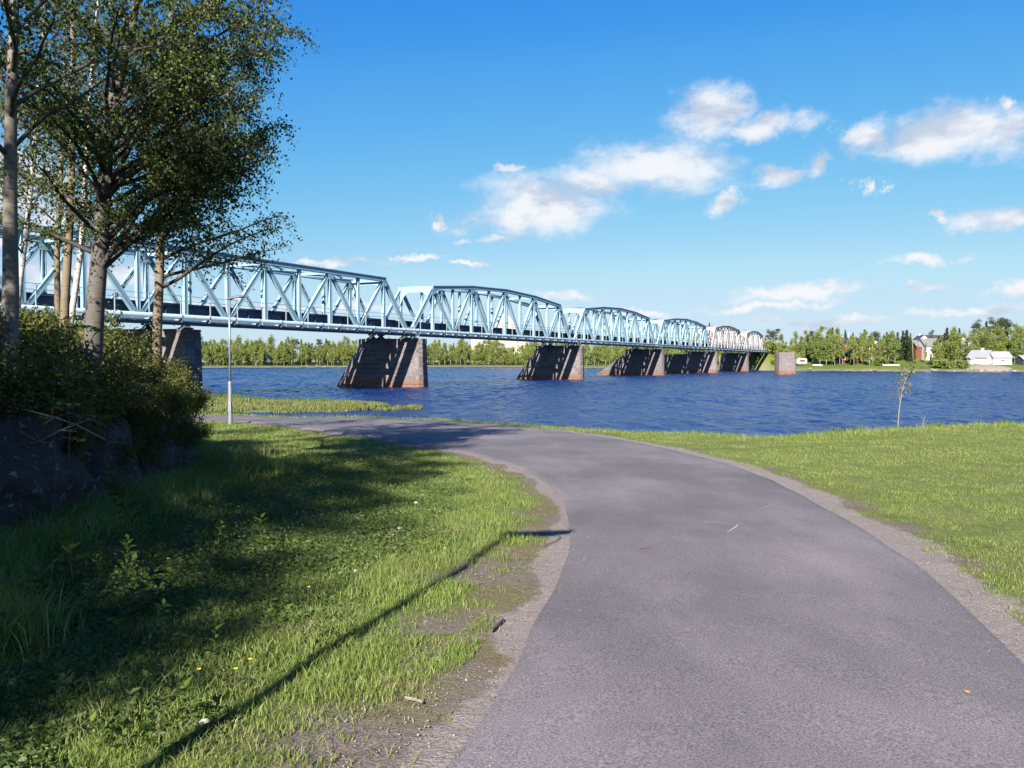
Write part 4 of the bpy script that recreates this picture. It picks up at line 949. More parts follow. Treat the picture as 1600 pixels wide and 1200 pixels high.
def scatter(n, rmin, rmax, power, amin, amax, rg):
    u = rg.random(n); e = 2 - power; r = (rmin ** e + u * (rmax ** e - rmin ** e)) ** (1 / e); a = np.radians(rg.uniform(amin, amax, n)); return r * np.sin(a), r * np.cos(a), r
rg = np.random.default_rng(99)
x, y, r = scatter(860000, 2.4, 44, 1.70, -48, 44, rg)
lip = y - np.interp(x, LIPX, LIPY); edge = x - np.interp(y, EDY, EDX); ok = (lip < 1.6) & (edge > -.25); x, y, r, lip, edge = x[ok], y[ok], r[ok], lip[ok], edge[ok]
sdv = path_sd(x, y); sp_ = sparse_at(x, y, sdv); keep = (sdv > .10) & (rg.random(len(x)) < np.clip(1.02 - sp_ * .98, 0.02, 1))
x, y, r, lip, edge, sdv, sp_ = [q[keep] for q in (x, y, r, lip, edge, sdv, sp_)]
lush = np.where(x < 0, ss(.8, 3.2, sdv), 0) ; tall_ = np.where(x < 0, 1 - ss(.3, 1.9, edge), 0) * (y < 17)
pat = vnoise(x, y, .8, 8)
h = (.028 + .030 * rg.random(len(x)) + np.where(x < 1, .045 * rg.random(len(x)) ** 2, -.005 + .012 * rg.random(len(x)) ** 3)) * (1 - .5 * sp_) * (.7 + .7 * pat) + lush * .03 * (.4 + rg.random(len(x)) * pat * 1.6) + tall_ * .30 * rg.random(len(x)) ** 1.5 + np.where((lip > -1.6), .13 * rg.random(len(x)) ** 2, 0)
w = np.maximum(.0040, .00052 * r) * rg.uniform(.7, 1.4, len(x))
h = np.maximum(h, w * 2.0)
nearb = r < 9
v1, f1 = blades(x[nearb], y[nearb], h[nearb], w[nearb], .8, rg); v2, f2 = blades(x[~nearb], y[~nearb], h[~nearb], w[~nearb], .7, rg, segs=1)
tag(put('grass', np_mesh('grass', np.r_[v1, v2], np.r_[f1, f2 + len(v1)]), 'grass_blade'), 'short green grass on the verges and the river bank', 'grass', kind='stuff')
# long grass by the rock and clumps
xs = []; ys = []
for i in range(150):
    if i < 118: cy = rg.uniform(5.2, 15.5); cx = np.interp(cy, EDY, EDX) + abs(rg.normal(0, .55)) + .1
    else: cx, cy = ground_hit(rg.uniform(-60, 70), rg.uniform(880, 1050))
    xs.append(rg.normal(cx, .10, 90)); ys.append(rg.normal(cy, .10, 90))
xs = np.concatenate(xs); ys = np.concatenate(ys); ok = path_sd(xs, ys) > 1.2; xs, ys = xs[ok], ys[ok]
v, f = blades(xs, ys, rg.uniform(.12, .42, len(xs)), rg.uniform(.005, .010, len(xs)), .75, rg)
tag(put('long_grass', np_mesh('long_grass', v, f), 'grass_blade'), 'long uncut grass along the foot of the rock bank', 'grass', kind='stuff')
# broad-leaved ground cover in the shade
x, y, r = scatter(190000, 2.6, 17, 1.6, -48, 2, rg); sdv = path_sd(x, y); edge = x - np.interp(y, EDY, EDX)
keep = (sdv > .8 + .8 * vnoise(x, y, .7, 9)) & (edge > 0) & (x < 0) & (vnoise(x, y, .5, 10) > .55 * rg.random(len(x))); x, y, r = x[keep], y[keep], r[keep]
hh = .02 + .11 * rg.random(len(x)) ** 1.4 * ss(.9, 3, sdv[keep]); cen = np.stack([x, y, H0(x, y) + hh], -1); ax = rg.normal(size=cen.shape) * np.array([1, 1, .35])
tag(put('undergrowth', leaves_mesh('undergrowth', cen, ax, .034, .019, rg, 'weed_leaf'), None), 'low broad-leaved undergrowth between the path and the rock bank', 'undergrowth', kind='stuff')
# bank-edge weeds, right side
xs = []; ys = []
for i in range(170):
    cx = rg.uniform(-11, 26); cy = np.interp(cx, LIPX, LIPY) + rg.uniform(-.3, .9); k = 40; xs.append(rg.normal(cx, .14, k)); ys.append(rg.normal(cy, .12, k))
xs = np.concatenate(xs); ys = np.concatenate(ys); ok = path_sd(xs, ys) > .25; xs, ys = xs[ok], ys[ok]
v, f = blades(xs, ys, rg.uniform(.05, .26, len(xs)) * (.3 + .6 * ss(-2, 3, xs)) * (.4 + .9 * vnoise(xs, ys, 1.7, 12)), rg.uniform(.012, .026, len(xs)), .6, rg)
tag(put('bank_grass', np_mesh('bank_grass', v, f), 'reed_green'), 'taller fresh green grass along the lip of the river bank', 'grass', kind='stuff')
# reeds
n = 60000; x = rg.uniform(-46, -5.0, n); yc = np.interp(x, [-45, -27, -20, -8], [63, 62.5, 61, 57.8]); hw = np.interp(x, [-45, -27, -20, -12, -6.5, -5], [14, 12, 9.0, 5.0, .4, 0]); y = yc + rg.uniform(-1, 1, n) * (hw + .6)
q = (y - yc) / np.maximum(hw, .3); ok = (H0(x, y) > -.6) & (np.abs(q) < .72 + .42 * vnoise(x, y * .6, 1.6, 41)) & (vnoise(x, y, .9, 42) > .18 * (1 + ss(-16, -7, x))); x, y, q = x[ok], y[ok], q[ok]
back = (q > .55) & (x < -14)
for (msk, nm, mt, hh) in ((~back, 'reeds', 'reed_blade', (.14, .38)), (back, 'marsh_grass', 'reed_green', (.16, .45))):
    v, f = blades(x[msk], y[msk], rg.uniform(*hh, msk.sum()) * (.55 + .9 * vnoise(x[msk], y[msk], 1.8, 43)), rg.uniform(.03, .07, msk.sum()), .35, rg, z=np.maximum(H0(x[msk], y[msk]), -.05))
    tag(put(nm, np_mesh(nm, v, f), mt), 'pale dry reeds on the low spit beyond the path' if nm == 'reeds' else 'green marsh grass along the river side of the reeds', 'reeds', kind='stuff')
# pebbles on the verges
n = 26000; x, y, r = scatter(n, 2.6, 26, 1.4, -40, 40, rg); sdv = path_sd(x, y); sp_ = sparse_at(x, y, sdv); keep = (sdv > -.5) & (rg.random(n) < np.where(sdv > 0, sp_ ** 1.5, .16 * np.exp(sdv * 6))); x, y, r, sdk = x[keep], y[keep], r[keep], sdv[keep]; n = len(x)
oct_ = np.array([(1, 0, 0), (0, 1, 0), (-1, 0, 0), (0, -1, 0), (0, 0, .7), (0, 0, -.5)], float); sz = rg.uniform(.002, .006, n) * (1 + .05 * r); sz[rg.random(n) < .01] *= 2.2
v = (oct_[None] * rg.uniform(.7, 1.3, (n, 6, 1))) * sz[:, None, None] + np.stack([x, y, H0(x, y) + np.where(sdk < 0, .024, .004)], -1)[:, None]
of = np.array([(0, 1, 4), (1, 2, 4), (2, 3, 4), (3, 0, 4), (1, 0, 5), (2, 1, 5), (3, 2, 5), (0, 3, 5)])
tag(put('gravel', np_mesh('gravel', v.reshape(-1, 3), (np.arange(n)[:, None, None] * 6 + of).reshape(-1, 3)), 'pebble'), 'loose grey gravel along both edges of the path', 'gravel', kind='stuff')
# straw and small flowers in the turf
n = 1500; x, y, r = scatter(n, 3, 22, 1.3, -20, 42, rg); sdv = path_sd(x, y); keep = (sdv > .1) & (sdv < 3.0) & (y < np.interp(x, LIPX, LIPY)); x, y = x[keep], y[keep]; n = len(x); a = rg.uniform(0, 6.28, n); l = rg.uniform(.015, .06, n); d = np.stack([np.cos(a), np.sin(a), 0 * a], -1) * l[:, None]; s_ = np.stack([-np.sin(a), np.cos(a), 0 * a], -1) * .0016
b = np.stack([x, y, H0(x, y) + .02], -1); v = np.stack([b - d - s_, b - d + s_, b + d + s_ + np.array([0, 0, .015]), b + d - s_ + np.array([0, 0, .015])], 1).reshape(-1, 3)
tag(put('straw', np_mesh('straw', v, np.arange(n * 4).reshape(-1, 4)), 'pale_twig'), 'dry straw scattered over the verges', 'straw', kind='stuff')

# ------------------------------------------------------------------ small things near the camera
def flower(px, py):
    x, y = ground_hit(px, py); z = h0(x, y); r = thing('buttercup', (x, y, z), 'tiny yellow flower in the grass at the edge of the lamp shadow', 'flower', 'yellow flowers in the grass')
    h = random.uniform(.10, .17); mb = MB(); mb.tube([(0, 0, 0), (.01, 0, h)], [.002, .0015], 3); put('stem', mb.mesh('stem'), 'twig', r).data
    mb = MB()
    for k in range(5): a = k * 1.2566; mb.add([(0.01, 0, h), (.01 + .009 * math.cos(a - .5), .009 * math.sin(a - .5), h + .006), (.01 + .013 * math.cos(a), .013 * math.sin(a), h + .008), (.01 + .009 * math.cos(a + .5), .009 * math.sin(a + .5), h + .006)], [(0, 1, 2, 3)])
    put('petals', mb.mesh('petals'), 'yellow_flower', r)
for p in ((308, 1085), (365, 1090), (388, 1085), (693, 885), (480, 955)): flower(*p)
def crumple(px, py, size, label, cat, mat, flat=.5, lift=.02):
    x, y = ground_hit(px, py); bm = bmesh.new(); bmesh.ops.create_icosphere(bm, subdivisions=2, radius=1); sd_ = random.random() * 50
    for v in bm.verts: v.co *= 1 + .55 * mnoise.noise(v.co * 2.2 + Vector((sd_, 0, 0))); v.co = Vector((v.co.x * size, v.co.y * size * .7, v.co.z * size * flat))
    m = bpy.data.meshes.new(cat.replace(' ', '_')); bm.to_mesh(m); bm.free(); o = put(cat.replace(' ', '_'), m, mat); o.location = (x, y, h0(x, y) + lift + size * flat * .4); return tag(o, label, cat)
crumple(686, 1031, .032, 'flat pale stone on the bare soil by the asphalt edge', 'stone', 'concrete', .35, .0)
crumple(555, 897, .022, 'scrap of white paper in the near grass', 'paper scrap', 'paper_white')
crumple(650, 789, .03, 'white paper scrap at the rim of the tree shade', 'paper scrap', 'paper_white')
crumple(320, 1136, .022, 'small white scrap in the grass by the yellow flowers', 'paper scrap', 'paper_white')
crumple(625, 829, .025, 'crumpled pale tissue beside the reddish dead leaves', 'paper scrap', 'paper_white')
def dead_leaf(px, py, s, label, zoff=.045):
    x, y = ground_hit(px, py); mb = MB(); n = 9; P = []
    for k in range(n): u = k / (n - 1); wd = s * .32 * math.sin(math.pi * min(1, u * 1.05)) ** .8; P.append((u, wd))
    for (u, wd) in P:
        z = .25 * s * (u - .5) ** 2; mb.v += [(s * (u - .5), -wd, z + .3 * wd), (s * (u - .5), 0, z), (s * (u - .5), wd, z + .3 * wd)]
    for i in range(n - 1):
        for j in (0, 1): mb.f.append((3 * i + j, 3 * i + 3 + j, 3 * i + 4 + j, 3 * i + 1 + j))
    o = put('dead_leaf', mb.mesh('dead_leaf'), 'dead_leaf'); on = path_sd(np.array([x]), np.array([y]))[0] < 0; o.location = (x, y, (asphalt_z(x, y) + .004) if on else h0(x, y) + zoff); o.rotation_euler = (.1, .05, random.uniform(0, 6)); return tag(o, label, 'leaf', 'dead leaves')
dead_leaf(1511, 1092, .042, 'dry tan leaf lying on the asphalt')
dead_leaf(1198, 797, .05, 'small orange leaf lying on the asphalt bend')
for (a, b) in ((598, 838), (612, 841), (604, 845), (590, 842)): dead_leaf(a, b, .07, 'reddish dead leaf in the grass beside the pale tissue', .03)
def stick(pts, rad, label, mat='twig'):
    mb = MB(); P = [];
    for (px, py) in pts: x, y = ground_hit(px, py); P.append((x, y, (asphalt_z(x, y) if path_sd(np.array([x]), np.array([y]))[0] < 0 else h0(x, y) + .012) + rad))
    mb.tube(P, rad, 5); tag(mb.build('stick', mat), label, 'stick', 'fallen sticks')
stick([(1002, 864), (1015, 862), (1027, 863)], .004, 'short dark twig on the asphalt')
stick([(850, 856), (868, 848), (876, 842), (872, 838)], .005, 'curved dark twig on the gravel by the lamp shadow')
stick([(768, 990), (777, 982), (786, 973)], .010, 'short thick stick on the gravelly verge')
stick([(633, 1096), (648, 1099), (660, 1103)], .007, 'pale stick on bare soil near the asphalt', 'pale_twig')
stick([(745, 793), (756, 800), (765, 799)], .006, 'pale forked stick in the sunlit grass', 'pale_twig')

# sapling on the bank
x, y = ground_hit(1402, 671); z = h0(x, y); Yb = y
P = [np.array([x, y, z - .1])] + [at_px(a, b, y) for a, b in ((1405, 640), (1409, 612), (1416, 590), (1420, 578))]; loc = P[0]
P = [p - loc for p in P]; w, l, c = tree_meshes('sap', 'pale_twig', 'sapling_leaf', .085, .058, 71, P, .012, .34, lambda u: .30 * (1 - .5 * u) + .05, 18, 7, 7, rtop=.004, spread=.03, up=2.4, limb_mat='pale_twig')
place_tree('sapling', (w, l, c), tuple(loc), 'lone young sapling with sparse yellowing leaves on the river bank', 'sapling', None)
for i, (px, py) in enumerate(((1452, 668), (1441, 670), (1485, 664))):
    x, y = ground_hit(px, py); mb = MB(); hh = (.75, .45, .35)[i]
    for k in range(5):
        a = random.uniform(0, 6.28); e = Vector((.12 * math.cos(a) + .12, .12 * math.sin(a), hh * random.uniform(.6, 1))); mb.tube([(0, 0, -.05), e * .5, e], [.006, .004, .002], 4)
    o = mb.build('dry_stalk', 'pale_twig'); o.location = (x, y, h0(x, y)); tag(o, ('tall dry weed stalks on the bank beside the sapling', 'short dry stalks between sapling and taller stalks', 'short dry stalks farthest along the bank lip')[i], 'plant', 'dry stalks on the bank')

# ------------------------------------------------------------------ far shore: trees
def far_birch(seed, H_, R_, cb=.15):
    rg = np.random.default_rng(seed); mb = MB(); lean = rg.uniform(-.3, .3)
    P = [np.array([0, 0, -.4]), np.array([lean * .3, 0, H_ * .35]), np.array([lean, .1, H_ * .9])]; mb.tube(P, [.20, .14, .04], 6)
    m = 120; nlb = 11; ul = np.sort(rg.random(nlb)); zl = H_ * (cb + (.97 - cb) * ul); rl = R_ * (.25 + .75 * np.sin(np.pi * np.clip(.10 + .84 * ul, 0, 1))) * rg.uniform(.15, .85, nlb); al = np.arange(nlb) * 2.4 + rg.uniform(-.6, .6, nlb)
    lob = np.stack([rl * np.cos(al) + lean * ul, rl * np.sin(al), zl], -1); lob[-1] = (lean, 0, H_ * .97); who = rg.integers(0, nlb, m); siz = (R_ * .40) * (1.15 - .75 * ul[who])
    cc_ = lob[who] + rg.normal(size=(m, 3)) * np.stack([siz, siz, siz * 1.25], -1) * .75; k = 26; cen = (cc_[:, None] + rg.normal(size=(m, k, 3)) * np.array([.30, .30, .42]) * (R_ / 2.4)).reshape(-1, 3)
    w = mb.mesh('trunk', (0, 0, 0), True); w.materials.append(MATS['far_birch_bark'])
    return w, None, leaves_mesh('crown', cen, rg.normal(size=cen.shape) + np.array([0, 0, -.5]), .46, .34, rg, 'far_birch_leaf')
def far_spruce(seed, H_, R_):
    rg = np.random.default_rng(seed); mb = MB(); mb.tube([(0, 0, -.4), (0, 0, H_ * .97)], [.2, .03], 6); cen = []
    for i in range(46):
        u = i / 46; z = H_ * (.06 + .93 * u); r = R_ * (1 - u) ** .9 + .12; nb = max(4, int(9 * (1 - u)) + 3)
        for b in range(nb):
            a = rg.uniform(0, 6.28); t = np.linspace(.15, 1, 9); rl = r * rg.uniform(.75, 1.1); cen.append(np.stack([t * rl * math.cos(a), t * rl * math.sin(a), z - t * rl * .28 + t ** 2 * rl * .12], -1) + rg.normal(size=(9, 3)) * .09)
    cen = np.concatenate(cen); w = mb.mesh('trunk', (0, 0, 0), True); w.materials.append(MATS['far_brown_bark'])
    return w, None, leaves_mesh('crown', cen, rg.normal(size=cen.shape) * np.array([1, 1, .5]), .55, .26, rg, 'far_spruce_leaf')
def far_pine(seed, H_, R_):
    rg = np.random.default_rng(seed); mb = MB(); mb.tube([(0, 0, -.4), (.1, 0, H_ * .5), (0, .1, H_ * .95)], [.26, .19, .05], 6); cen = []
    for i in range(20):
        u = rg.random(); z = H_ * (.52 + .44 * u); a = rg.uniform(0, 6.28); r = R_ * (1 - .55 * u) * rg.uniform(.5, 1.05); e = np.array([r * math.cos(a), r * math.sin(a), z + .35 * r]); mb.tube([(0, .05, z), e], [.07, .02], 4, False)
        for q in range(3): c = e * np.array([.55 + .22 * q, .55 + .22 * q, 1]) + rg.normal(size=3) * .2; cen.append(c + rg.normal(size=(36, 3)) * np.array([.5, .5, .28]))
    cen = np.concatenate(cen); w = mb.mesh('trunk', (0, 0, 0), True); w.materials.append(MATS['far_brown_bark'])
    return w, None, leaves_mesh('crown', cen, rg.normal(size=cen.shape), .42, .16, rg, 'far_pine_leaf')
FB = [far_birch(200 + i, 14.0, 2.7 + .35 * (i % 3)) for i in range(6)]; FBH = [far_birch(250 + i, 14.0, 2.2 + .3 * (i % 3), .30) for i in range(6)]; FS = [far_spruce(220 + i, 14.0, 2.6) for i in range(3)]; FP = [far_pine(230 + i, 16.0, 3.2) for i in range(3)]
R = random.Random(5)
def shoreY(x): return float(np.interp(x, SHX, SHY))
def far_tree(X, Y, H_, kind, label, group, wide=1.0, high=False):
    ms = R.choice({'b': FBH if high else FB, 's': FS, 'p': FP}[kind]); base = {'b': 14.0, 's': 14.0, 'p': 16.0}[kind]
    nm = {'b': 'far_birch', 's': 'spruce_tree', 'p': 'pine_tree'}[kind]
    r = place_tree(nm, ms, (X, Y, h0(X, Y)), label, 'tree', group, R.uniform(0, 6.28), 1.0); s = H_ / base; r.scale = (s * wide, s * wide, s)
# wood along the left far bank, front row by the water and two rows behind
def wood_label(X, Y, row):
    px = 800 + X / Y * F
    seg = 'between the lamp post and the first river pier' if px < 545 else 'between the first and second river piers' if px < 820 else 'between the second and third river piers' if px < 950 else 'beyond the far bridge piers'
    return ('front birch of the far wood ' if row == 0 else 'birch deep in the far wood ') + seg
x = -215.0
while x < 92:
    for row in range(3):
        X = x + R.uniform(-1.5, 1.5); Y = shoreY(X) + (14, 26, 42)[row] + R.uniform(-3.5, 3.5)
        pxv = 800 + X / Y * F
        if X > 50 and row == 0: Y += 6
        if 735 < pxv < 828: continue
        sb_, tb_ = (X - O0.x) * BX + Y * BY, (X - O0.x) * BY - Y * BX
        if sb_ > S_END - 14 and abs(tb_ + 2.6) < 12: continue
        H_ = R.triangular(7.5, 15.5, 13.0) + row * .8
        kind = 'b' if R.random() < (.97, .88, .75)[row] else R.choice('sp'); lab = wood_label(X, Y, row)
        if kind != 'b': lab = lab.replace('birch', 'spruce' if kind == 's' else 'pine')
        far_tree(X, Y, H_ * (1.05 if kind != 'b' else 1), kind, lab, 'trees of the far wood', R.uniform(.75, 1.15), row == 0 or R.random() < .4)
    x += 3.5 if x < 40 else 5.0
for (px, ty, dd) in ((741, 548, 24), (748, 536, 16), (757, 534, 20), (764, 532, 18), (769, 535, 30), (775, 533, 16), (781, 536, 22), (786, 539, 18), (791, 548, 20), (823, 540, 30), (830, 536, 24), (744, 552, 14), (806, 553, 22), (815, 553, 26), (798, 554, 18)):
    X = (px - 800) * .40; Y = shoreY(X) + dd; X = (px - 800) / F * Y; far_tree(X, Y, EYE + (HOR - ty) / F * Y - h0(X, Y), 'b', 'birch in front of the cream church, between first and second river piers', 'trees of the far wood', 1.15)
# low bushes in front of the church
bush = [shrub_mesh(300 + i, 2.2, 2.4, 1400, .40, 'far_birch_leaf', 10) for i in range(3)]
def far_bush(px, Y, sc, label):
    X = (px - 800) / F * Y; r = thing('bush', (X, Y, h0(X, Y)), label, 'bush', 'bushes on the far shore', R.uniform(0, 6)); r.scale = (sc,) * 3; st, fo = R.choice(bush); put('stem', st, None, r); put('foliage', fo, None, r)
for px in (792, 799, 806, 812, 818, 824): far_bush(px, shoreY((px - 800) * .39) + R.uniform(22, 34), R.uniform(1.3, 1.9), 'light green bush on the slope below the cream church')
x = -230.0
while x < 75:
    X = x + R.uniform(-2, 2); Y = shoreY(X) + 62 + R.uniform(-4, 4); r = thing('bush', (X, Y, h0(X, Y)), 'shadowed bush of the thicket closing the far wood', 'bush', 'thicket behind the far wood', R.uniform(0, 6)); r.scale = (2.6, 2.6, R.uniform(3.2, 4.8)); st, fo = R.choice(bush); put('stem', st, None, r); put('foliage', fo, None, r); x += 7.5
for (sv, tv, sc) in ((1, 5.5, 1.5), (4, 7, 1.7), (8, 5, 1.4), (10, 8, 1.8), (3, 9.5, 1.5), (14, 6, 1.6), (-3, 8, 1.2), (6, 11, 1.6), (18, 9, 1.9), (-5, 5, 1.0)):
    c = br(S_END + sv, tv, 0); r = thing('bush', (c.x, c.y, h0(c.x, c.y) - .2), 'green bush clothing the embankment slope at the far bridge end', 'bush', 'bushes on the far shore', R.uniform(0, 6)); r.scale = (sc,) * 3; st, fo = R.choice(bush); put('stem', st, None, r); put('foliage', fo, None, r)
for px, sc, dd in ((1197, 1.7, 8), (1203, 1.5, 12), (1192, 1.2, 6), (1208, 1.3, 14), (1213, 1.6, 20)): far_bush(px, shoreY((px - 800) / F * 305) + dd, sc, 'bush on the embankment at the far end of the bridge')
for px, sc, dd in ((1374, 1.2, 12), (1379, 1.0, 14), (1470, 1.5, 7), (1478, 1.2, 6), (1500, 1.1, 7), (1508, .9, 6), (1466, 1.0, 9)): far_bush(px, shoreY((px - 800) / F * 280) + dd, sc, 'low bush at the waterside of the houses')
# trees of the right shore, by pixel column: (x, top y, depth behind the shore, kind, width)
RT = [(1203, 515, 60, 'p', 1.3), (1212, 513, 70, 'p', 1.4), (1220, 524, 45, 'b', 1.2), (1197, 530, 66, 'b', 1.2), (1209, 531, 40, 'b', 1.3), (1228, 536, 36, 'b', 1.1), (1236, 534, 34, 'b', 1.0), (1243, 521, 45, 'b', 1.0),
      (1252, 528, 30, 'b', 1.1), (1258, 519, 48, 'b', 1.0), (1266, 516, 62, 'p', 1.0), (1270, 526, 26, 'b', 1.1), (1277, 520, 40, 'b', 1.1), (1284, 512, 46, 'b', 1.1), (1281, 527, 19, 'b', 1.1), (1291, 525, 18, 'b', 1.1), (1300, 526, 18, 'b', 1.0),
      (1296, 516, 44, 'b', 1.1), (1308, 515, 60, 'b', 1.0), (1304, 524, 17, 'b', 1.0), (1312, 528, 20, 'b', .9), (1320, 515, 80, 's', 1.0), (1332, 519, 24, 's', .75), (1334, 527, 16, 'b', .8), (1338, 526, 38, 's', .9),
      (1346, 522, 30, 'b', 1.0), (1352, 520, 44, 'b', 1.1), (1358, 524, 17, 'b', 1.1), (1347, 532, 24, 'b', .9), (1366, 517, 75, 'p', 1.3), (1372, 519, 80, 'p', 1.3), (1381, 525, 60, 'b', 1.1), (1388, 522, 26, 'b', 1.3), (1394, 520, 50, 'b', 1.1), (1402, 518, 40, 's', 1.0),
      (1410, 516, 46, 's', 1.2), (1416, 515, 44, 's', 1.3), (1422, 520, 36, 's', .8), (1398, 528, 22, 'b', 1.0), (1455, 515, 110, 'p', .8), (1463, 533, 15, 'b', 1.15), (1470, 528, 20, 'b', 1.2), (1479, 511, 24, 's', 1.0), (1475, 520, 30, 's', 1.1), (1487, 518, 20, 'b', 1.1), (1493, 524, 17, 'b', 1.1), (1466, 524, 28, 's', 1.0),
      (1490, 514, 40, 'b', .9), (1505, 522, 90, 'b', 1.0), (1510, 528, 55, 's', .9), (1518, 520, 36, 'b', 1.0), (1524, 500, 48, 'p', 1.0), (1529, 518, 38, 'b', 1.0), (1540, 501, 44, 's', .9), (1536, 514, 40, 'b', 1.0), (1552, 496, 60, 'p', 1.1), (1562, 495, 58, 'p', 1.2), (1572, 497, 56, 'p', 1.2), (1545, 518, 34, 'b', 1.0), (1556, 513, 36, 'b', 1.0),
      (1563, 516, 33, 'b', 1.0), (1571, 505, 40, 's', .9), (1578, 515, 36, 'b', 1.0), (1586, 508, 46, 'b', 1.1), (1592, 514, 33, 'b', 1.1), (1600, 512, 40, 'b', 1.2), (1609, 510, 38, 'b', 1.2), (1585, 520, 28, 'b', 1.0), (1597, 522, 27, 'b', 1.0), (1620, 508, 40, 's', 1.1), (1635, 512, 35, 'b', 1.2), (1650, 506, 45, 'p', 1.1),
      (1316, 528, 22, 'b', .7), (1329, 525, 21, 'b', .75), (1363, 527, 30, 'b', .9), (1376, 530, 28, 'b', .8), (1446, 536, 30, 'b', .55), (1433, 540, 26, 'b', .5), (1262, 522, 34, 's', .8), (1385, 518, 60, 's', .9), (1350, 514, 66, 's', .9), (1498, 512, 60, 's', .9), (1300, 511, 70, 's', .9),
      (1090, 507, 90, 'p', 1.0), (1108, 503, 80, 's', .6), (1153, 515, 80, 'p', 1.0), (1164, 521, 75, 'b', 1.2)]
def depth_at(px, dd):
    Y = 300.0
    for _ in range(30): Y = .5 * Y + .5 * (shoreY((px - 800) / F * Y) + dd)
    return Y
for (px, ty, dd, kind, wd) in RT:
    Y = depth_at(px, dd); X = (px - 800) / F * Y; top = EYE + (HOR - ty) / F * Y; H_ = max(5.0, top - h0(X, Y))
    where = 'at the far bridge end' if px < 1232 else 'around the caravan' if px < 1305 else 'by the red house' if px < 1360 else 'between the houses' if px < 1428 else 'beside the white and red house' if px < 1500 else 'behind the white boathouse'
    nm = {'b': 'leafy birch', 's': 'dark pointed spruce', 'p': 'open-crowned pine'}[kind]
    far_tree(X, Y, H_, kind, f'{nm} on the far shore {where}' if dd > 25 else f'{nm} near the water {where}', 'trees among the houses', wd, dd < 32)

# ------------------------------------------------------------------ far shore: buildings
def house(px, dd, w, d, h, rh, rz, wall, roof, label, wins=(), chimney=None, door=None, cat='house', name='house', extra=None, Y=None, zoff=0.0):
    Y = Y or depth_at(px, dd); X = (px - 800) / F * Y; z = h0(X, Y) + zoff; r = thing(name, (X, Y, z), label, cat, 'houses on the far shore', rz)
    def part(nm, mat, mb, par): return put(nm, mb.mesh(nm), mat, par)
    mb = MB(); x0, x1, y0, y1 = -w / 2, w / 2, -d / 2, d / 2                       # ridge runs along x, long side faces -y
    mb.add([(x0, y0, -1.5), (x1, y0, -1.5), (x1, y1, -1.5), (x0, y1, -1.5), (x0, y0, h), (x1, y0, h), (x1, y1, h), (x0, y1, h), (x0, 0, h + rh), (x1, 0, h + rh)],
           [(0, 1, 5, 4), (2, 3, 7, 6), (1, 2, 6, 9, 5), (3, 0, 4, 8, 7)]); wl = part('wall', wall, mb, r)
    mb = MB(); o = .35; sl = rh / (d / 2); t = .16
    for sg in (-1, 1):
        ye = sg * (d / 2 + o); ze = h - o * sl
        q = [(x0 - o, ye, ze + .03), (x1 + o, ye, ze + .03), (x1 + o, 0, h + rh + .03), (x0 - o, 0, h + rh + .03)]
        if sg > 0: q = [q[1], q[0], q[3], q[2]]
        mb.hexa([Vector(p) for p in q] + [Vector(p) + Vector((0, 0, t)) for p in q])
    rf = part('roof', roof, mb, r)
    if chimney:
        cx, cw = chimney; mb = MB(); mb.box((cx - cw, -cw, h + rh * .4), (cx + cw, cw, h + rh + .9)); part('chimney', 'white_paint', mb, rf)
    for (face, u, zc, ww, hh) in wins:
        def rect(u0, u1, za, zb, off, th):
            mb = MB()
            if face == 'f': mb.box((u0, y0 - off - th, za), (u1, y0 - off, zb))
            elif face == 'l': mb.box((x0 - off - th, u0, za), (x0 - off, u1, zb))
            else: mb.box((x1 + off, u0, za), (x1 + off + th, u1, zb))
            return mb
        f = part('window', 'white_paint', rect(u - ww / 2 - .14, u + ww / 2 + .14, zc - hh / 2 - .14, zc + hh / 2 + .14, .0, .05), r); part('pane', 'window_glass', rect(u - ww / 2, u + ww / 2, zc - hh / 2, zc + hh / 2, .055, .02), f)
    if door:
        face, u, ww, hh = door; mb = MB()
        if face == 'f': mb.box((u - ww / 2, y0 - .06, 0), (u + ww / 2, y0 - .004, hh))
        else: mb.box((x0 - .06, u - ww / 2, 0), (x0 - .004, u + ww / 2, hh))
        part('door', 'brown_door', mb, r)
    return r
house(1322, 34, 9.0, 6, 2.7, 1.9, .05, 'red_paint', 'dark_roof', 'red wooden house with dark roof behind the waterside birches', [('f', -2.4, 1.5, 1.0, 1.1), ('f', .6, 1.5, 1.0, 1.1), ('f', 3.0, 1.5, 1.0, 1.1)], (1.5, .35))
house(1321, 62, 9.5, 7, 4.0, 2.2, .05, 'orange_paint', 'blue_roof', 'orange red house with blue-black roof and flagpole, above the red house', [('f', -2.2, 2.4, 1.1, 1.2), ('f', 1.0, 2.4, 1.1, 1.2)], (-1.5, .35), zoff=1.2)
house(1336, 30, 2.4, 3, 2.4, 1.0, .1, 'orange_paint', 'dark_roof', 'tiny orange shed at the end of the red house', cat='shed', name='shed')
house(1367, 50, 6.5, 6, 3.6, 2.4, .3, 'white_paint', 'dark_roof', 'white gabled house with dark roof half hidden by birches', [('f', 0, 2.2, 1.2, 1.2), ('l', 0, 2.0, 1.0, 1.2)], (0, .3))
house(1373, 46, 3.4, 4.5, 4.2, 1.2, .2, 'red_paint', 'grey_roof', 'narrow dark red wing beside the white gabled house', [('f', 0, 2.6, 1.0, 1.2)])
house(1378, 36, 3.0, 3, 2.3, 1.0, .4, 'orange_paint', 'pale_roof', 'little orange shed with pale roof below the dark red wing', cat='shed', name='shed')
house(1437, 48, 6.0, 7, 4.6, 2.4, .05, 'red_paint', 'grey_roof', 'red two-storey house with grey roof joined to a white one', [('f', -.2, 2.6, 1.5, 1.5), ('f', .6, .9, 1.0, .9)])
